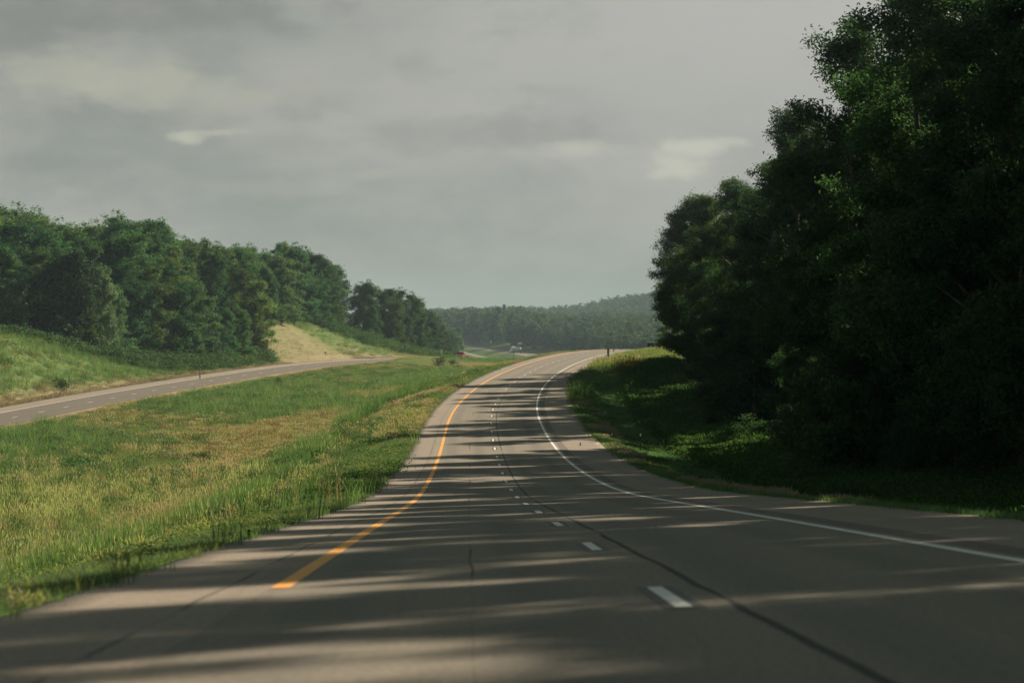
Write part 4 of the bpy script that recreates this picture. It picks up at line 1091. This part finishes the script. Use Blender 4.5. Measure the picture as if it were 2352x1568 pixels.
w = bpy.data.worlds.new('World'); scene.world = w; w.use_nodes = True
nt = w.node_tree; nt.nodes.clear(); L = nt.links.new
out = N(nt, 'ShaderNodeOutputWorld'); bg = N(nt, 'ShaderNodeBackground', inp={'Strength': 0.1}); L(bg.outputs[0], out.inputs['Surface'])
sky = N(nt, 'ShaderNodeTexSky', sky_type='NISHITA', sun_disc=False, sun_elevation=SUN_EL, sun_rotation=SUN_AZ, air_density=1.0, dust_density=2.0, ozone_density=1.0)
hs = N(nt, 'ShaderNodeHueSaturation', inp={'Saturation': .35, 'Value': .55}); L(sky.outputs[0], hs.inputs['Color'])
tc = N(nt, 'ShaderNodeTexCoord'); nv = N(nt, 'ShaderNodeVectorMath', operation='NORMALIZE'); L(tc.outputs['Generated'], nv.inputs[0])
sp = N(nt, 'ShaderNodeSeparateXYZ'); L(nv.outputs[0], sp.inputs[0])
def mth(op, a, b=0.0, c=0.0, clamp=False):
    n = N(nt, 'ShaderNodeMath', operation=op, use_clamp=clamp)
    for i, v in enumerate((a, b, c)):
        if isinstance(v, (int, float)): n.inputs[i].default_value = v
        else: L(v, n.inputs[i])
    return n.outputs[0]
def mrange(v, a, b, c=0., d=1.):
    n = N(nt, 'ShaderNodeMapRange', interpolation_type='SMOOTHSTEP', inp={'From Min': a, 'From Max': b, 'To Min': c, 'To Max': d}); L(v, n.inputs['Value']); return n.outputs[0]
def mix3(f, a, b, blend='MIX'):
    n = N(nt, 'ShaderNodeMix', data_type='RGBA', blend_type=blend)
    if isinstance(f, (int, float)): n.inputs['Factor'].default_value = f
    else: L(f, n.inputs['Factor'])
    for s, v in (('A', a), ('B', b)):
        if isinstance(v, tuple): n.inputs[s].default_value = (*v, 1)
        else: L(v, n.inputs[s])
    return n.outputs['Result']
mp = N(nt, 'ShaderNodeMapping'); mp.inputs['Scale'].default_value = (10, 10, 24); mp.inputs['Location'].default_value = (2.3, .4, .7); L(nv.outputs[0], mp.inputs['Vector'])
c1 = N(nt, 'ShaderNodeTexNoise', inp={'Scale': 1.0, 'Detail': 5.0, 'Roughness': .5, 'Distortion': .3}); L(mp.outputs[0], c1.inputs['Vector'])
mp2 = N(nt, 'ShaderNodeMapping'); mp2.inputs['Scale'].default_value = (27, 27, 52); mp2.inputs['Location'].default_value = (7.3, 1.4, 3.7); L(nv.outputs[0], mp2.inputs['Vector'])
c2 = N(nt, 'ShaderNodeTexNoise', inp={'Scale': 1.0, 'Detail': 9.0, 'Roughness': .6, 'Distortion': .25}); L(mp2.outputs[0], c2.inputs['Vector'])
cl = mix3(mrange(c1.outputs['Fac'], .3, .7), (.245, .262, .252), (.345, .345, .33))
# wider brightening to the upper right, where the cloud thins towards the sun
side = mrange(sp.outputs['X'], -.17, .10, 0, 1); upw = mrange(sp.outputs['Z'], .02, .14, 0, 1)
cl = mix3(mth('MULTIPLY', side, upw), cl, (.43, .425, .42))
cl = mix3(mth('MULTIPLY', mrange(c2.outputs['Fac'], .42, .72), .38), cl, (.40, .40, .375))
cl = mix3(mth('MULTIPLY', mrange(c2.outputs['Fac'], .5, .28), mrange(sp.outputs['X'], -.02, .08, .35, .08)), cl, (.22, .235, .228))
low = mrange(sp.outputs['Z'], .0, .06, 1, 0)
cl = mix3(mth('MULTIPLY', low, .8), cl, (.272, .308, .256))
dk = mth('MULTIPLY', mrange(sp.outputs['X'], -.22, -.08, 1, 0), mrange(sp.outputs['Z'], .06, .15, 0, 1))
cl = mix3(mth('MULTIPLY', dk, .6), cl, (.215, .225, .222))
mp3 = N(nt, 'ShaderNodeMapping'); mp3.inputs['Scale'].default_value = (38, 38, 75); L(nv.outputs[0], mp3.inputs['Vector'])
c3 = N(nt, 'ShaderNodeTexNoise', inp={'Scale': 1.0, 'Detail': 6.0, 'Roughness': .6}); L(mp3.outputs[0], c3.inputs['Vector'])
wsp = N(nt, 'ShaderNodeSeparateXYZ'); L(c3.outputs['Color'], wsp.inputs[0])
# single brighter cloud patches, each at its own bearing
def patch(px, py, rx, rz, colr, amt, cl, soft=1.0):
    dx = (px - 1176) / F; dz = (800 - py) / F
    a = mth('DIVIDE', mth('SUBTRACT', mth('DIVIDE', sp.outputs['X'], sp.outputs['Y']), dx), rx / F)
    b = mth('DIVIDE', mth('SUBTRACT', mth('DIVIDE', sp.outputs['Z'], sp.outputs['Y']), dz), rz / F)
    a = mth('ADD', a, mth('MULTIPLY', mth('SUBTRACT', wsp.outputs['X'], .5), 2.6)); b = mth('ADD', b, mth('MULTIPLY', mth('SUBTRACT', wsp.outputs['Y'], .5), 2.6))
    r2 = mth('ADD', mth('MULTIPLY', a, a), mth('MULTIPLY', b, b))
    r2 = mth('ADD', r2, mth('MULTIPLY', mth('SUBTRACT', c2.outputs['Fac'], .5), 2.5))
    r2 = mth('ADD', r2, mth('MULTIPLY', mth('LESS_THAN', sp.outputs['Y'], .1), 9.0))
    return mix3(mth('MULTIPLY', mrange(r2, -.5, 1.6, 1, 0), amt), cl, colr)
for a in ((300, 20, 520, 60, (.205, .212, .208), .75), (60, 60, 150, 60, (.19, .20, .197), .6), (60, 400, 220, 60, (.21, .222, .215), .6), (330, 265, 300, 34, (.235, .25, .238), .6),
          (250, 185, 300, 62, (.42, .42, .355), .85), (470, 215, 230, 48, (.40, .40, .34), .65), (110, 150, 130, 45, (.365, .37, .32), .6), (820, 130, 170, 62, (.345, .36, .32), .6), (960, 150, 60, 40, (.27, .275, .27), .5),
          (440, 312, 48, 17, (.50, .50, .41), .95), (520, 302, 70, 9, (.44, .44, .38), .8), (1050, 310, 300, 42, (.27, .275, .265), .65), (620, 330, 180, 26, (.27, .275, .265), .5),
          (1545, 378, 105, 38, (.54, .53, .46), 1.0), (1620, 338, 80, 22, (.53, .53, .47), .95), (1325, 345, 85, 22, (.46, .46, .41), .85), (1430, 340, 60, 10, (.40, .40, .36), .5), (760, 415, 55, 28, (.38, .39, .34), .6), (850, 400, 55, 12, (.375, .38, .335), .6), (640, 430, 160, 22, (.345, .345, .315), .5)):
    cl = patch(*a, cl)
sc = N(nt, 'ShaderNodeVectorMath', operation='SCALE', inp={'Scale': 5.6}); L(mix3(1.0, cl, (1.0, .995, .945), 'MULTIPLY'), sc.inputs[0])
# overcast near the horizon, thinner veil higher up
veil = mrange(sp.outputs['Z'], .2, .7, .97, .85)
fin = mix3(veil, hs.outputs[0], sc.outputs[0])
# unseen sky overhead and behind, dimmed and tinted to set fill in shade
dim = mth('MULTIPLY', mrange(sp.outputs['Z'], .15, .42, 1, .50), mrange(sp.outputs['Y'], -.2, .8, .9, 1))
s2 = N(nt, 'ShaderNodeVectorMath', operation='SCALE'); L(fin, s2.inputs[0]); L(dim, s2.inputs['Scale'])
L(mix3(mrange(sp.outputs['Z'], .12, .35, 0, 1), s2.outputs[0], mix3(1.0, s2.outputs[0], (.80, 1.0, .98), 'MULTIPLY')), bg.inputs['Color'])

# haze
bm = bmn(); bm_box(bm, 0, 2175, 38, 2420, 4570, 126)
m, nt, out = new_mat('haze_air'); pv = N(nt, 'ShaderNodeVolumePrincipled', inp={'Density': .0001, 'Anisotropy': 0.0}); pv.inputs['Color'].default_value = (.60, .84, 1.0, 1); nt.links.new(pv.outputs[0], out.inputs['Volume'])
hz = finish(bm, 'haze', m); tag(hz, 'thin morning haze over the valley', kind='stuff')

# ------------------------------------------------------------------ camera
cam = bpy.data.cameras.new('camera'); cam.sensor_width = 36; cam.lens = F / 2352 * 36; cam.clip_end = 9000; cam.clip_start = .5
cam.dof.use_dof = True; cam.dof.focus_distance = 170; cam.dof.aperture_fstop = 2.6
co = link(bpy.data.objects.new('camera', cam)); co.location = (0, 0, 0); co.rotation_euler = (R(90) + math.atan(16 / F), 0, 0)
scene.camera = co
scene.view_settings.view_transform = 'Standard'; scene.view_settings.look = 'None'; scene.view_settings.gamma = 1.0; scene.view_settings.exposure = 0.9
scene.render.engine = 'CYCLES'
cy = scene.cycles
cy.use_denoising = True; cy.denoiser = 'OPENIMAGEDENOISE'
cy.max_bounces = 8; cy.diffuse_bounces = 3; cy.transmission_bounces = 4; cy.glossy_bounces = 2; cy.volume_bounces = 0; cy.transparent_max_bounces = 4
cy.caustics_reflective = False; cy.caustics_refractive = False; cy.sample_clamp_indirect = 4.0
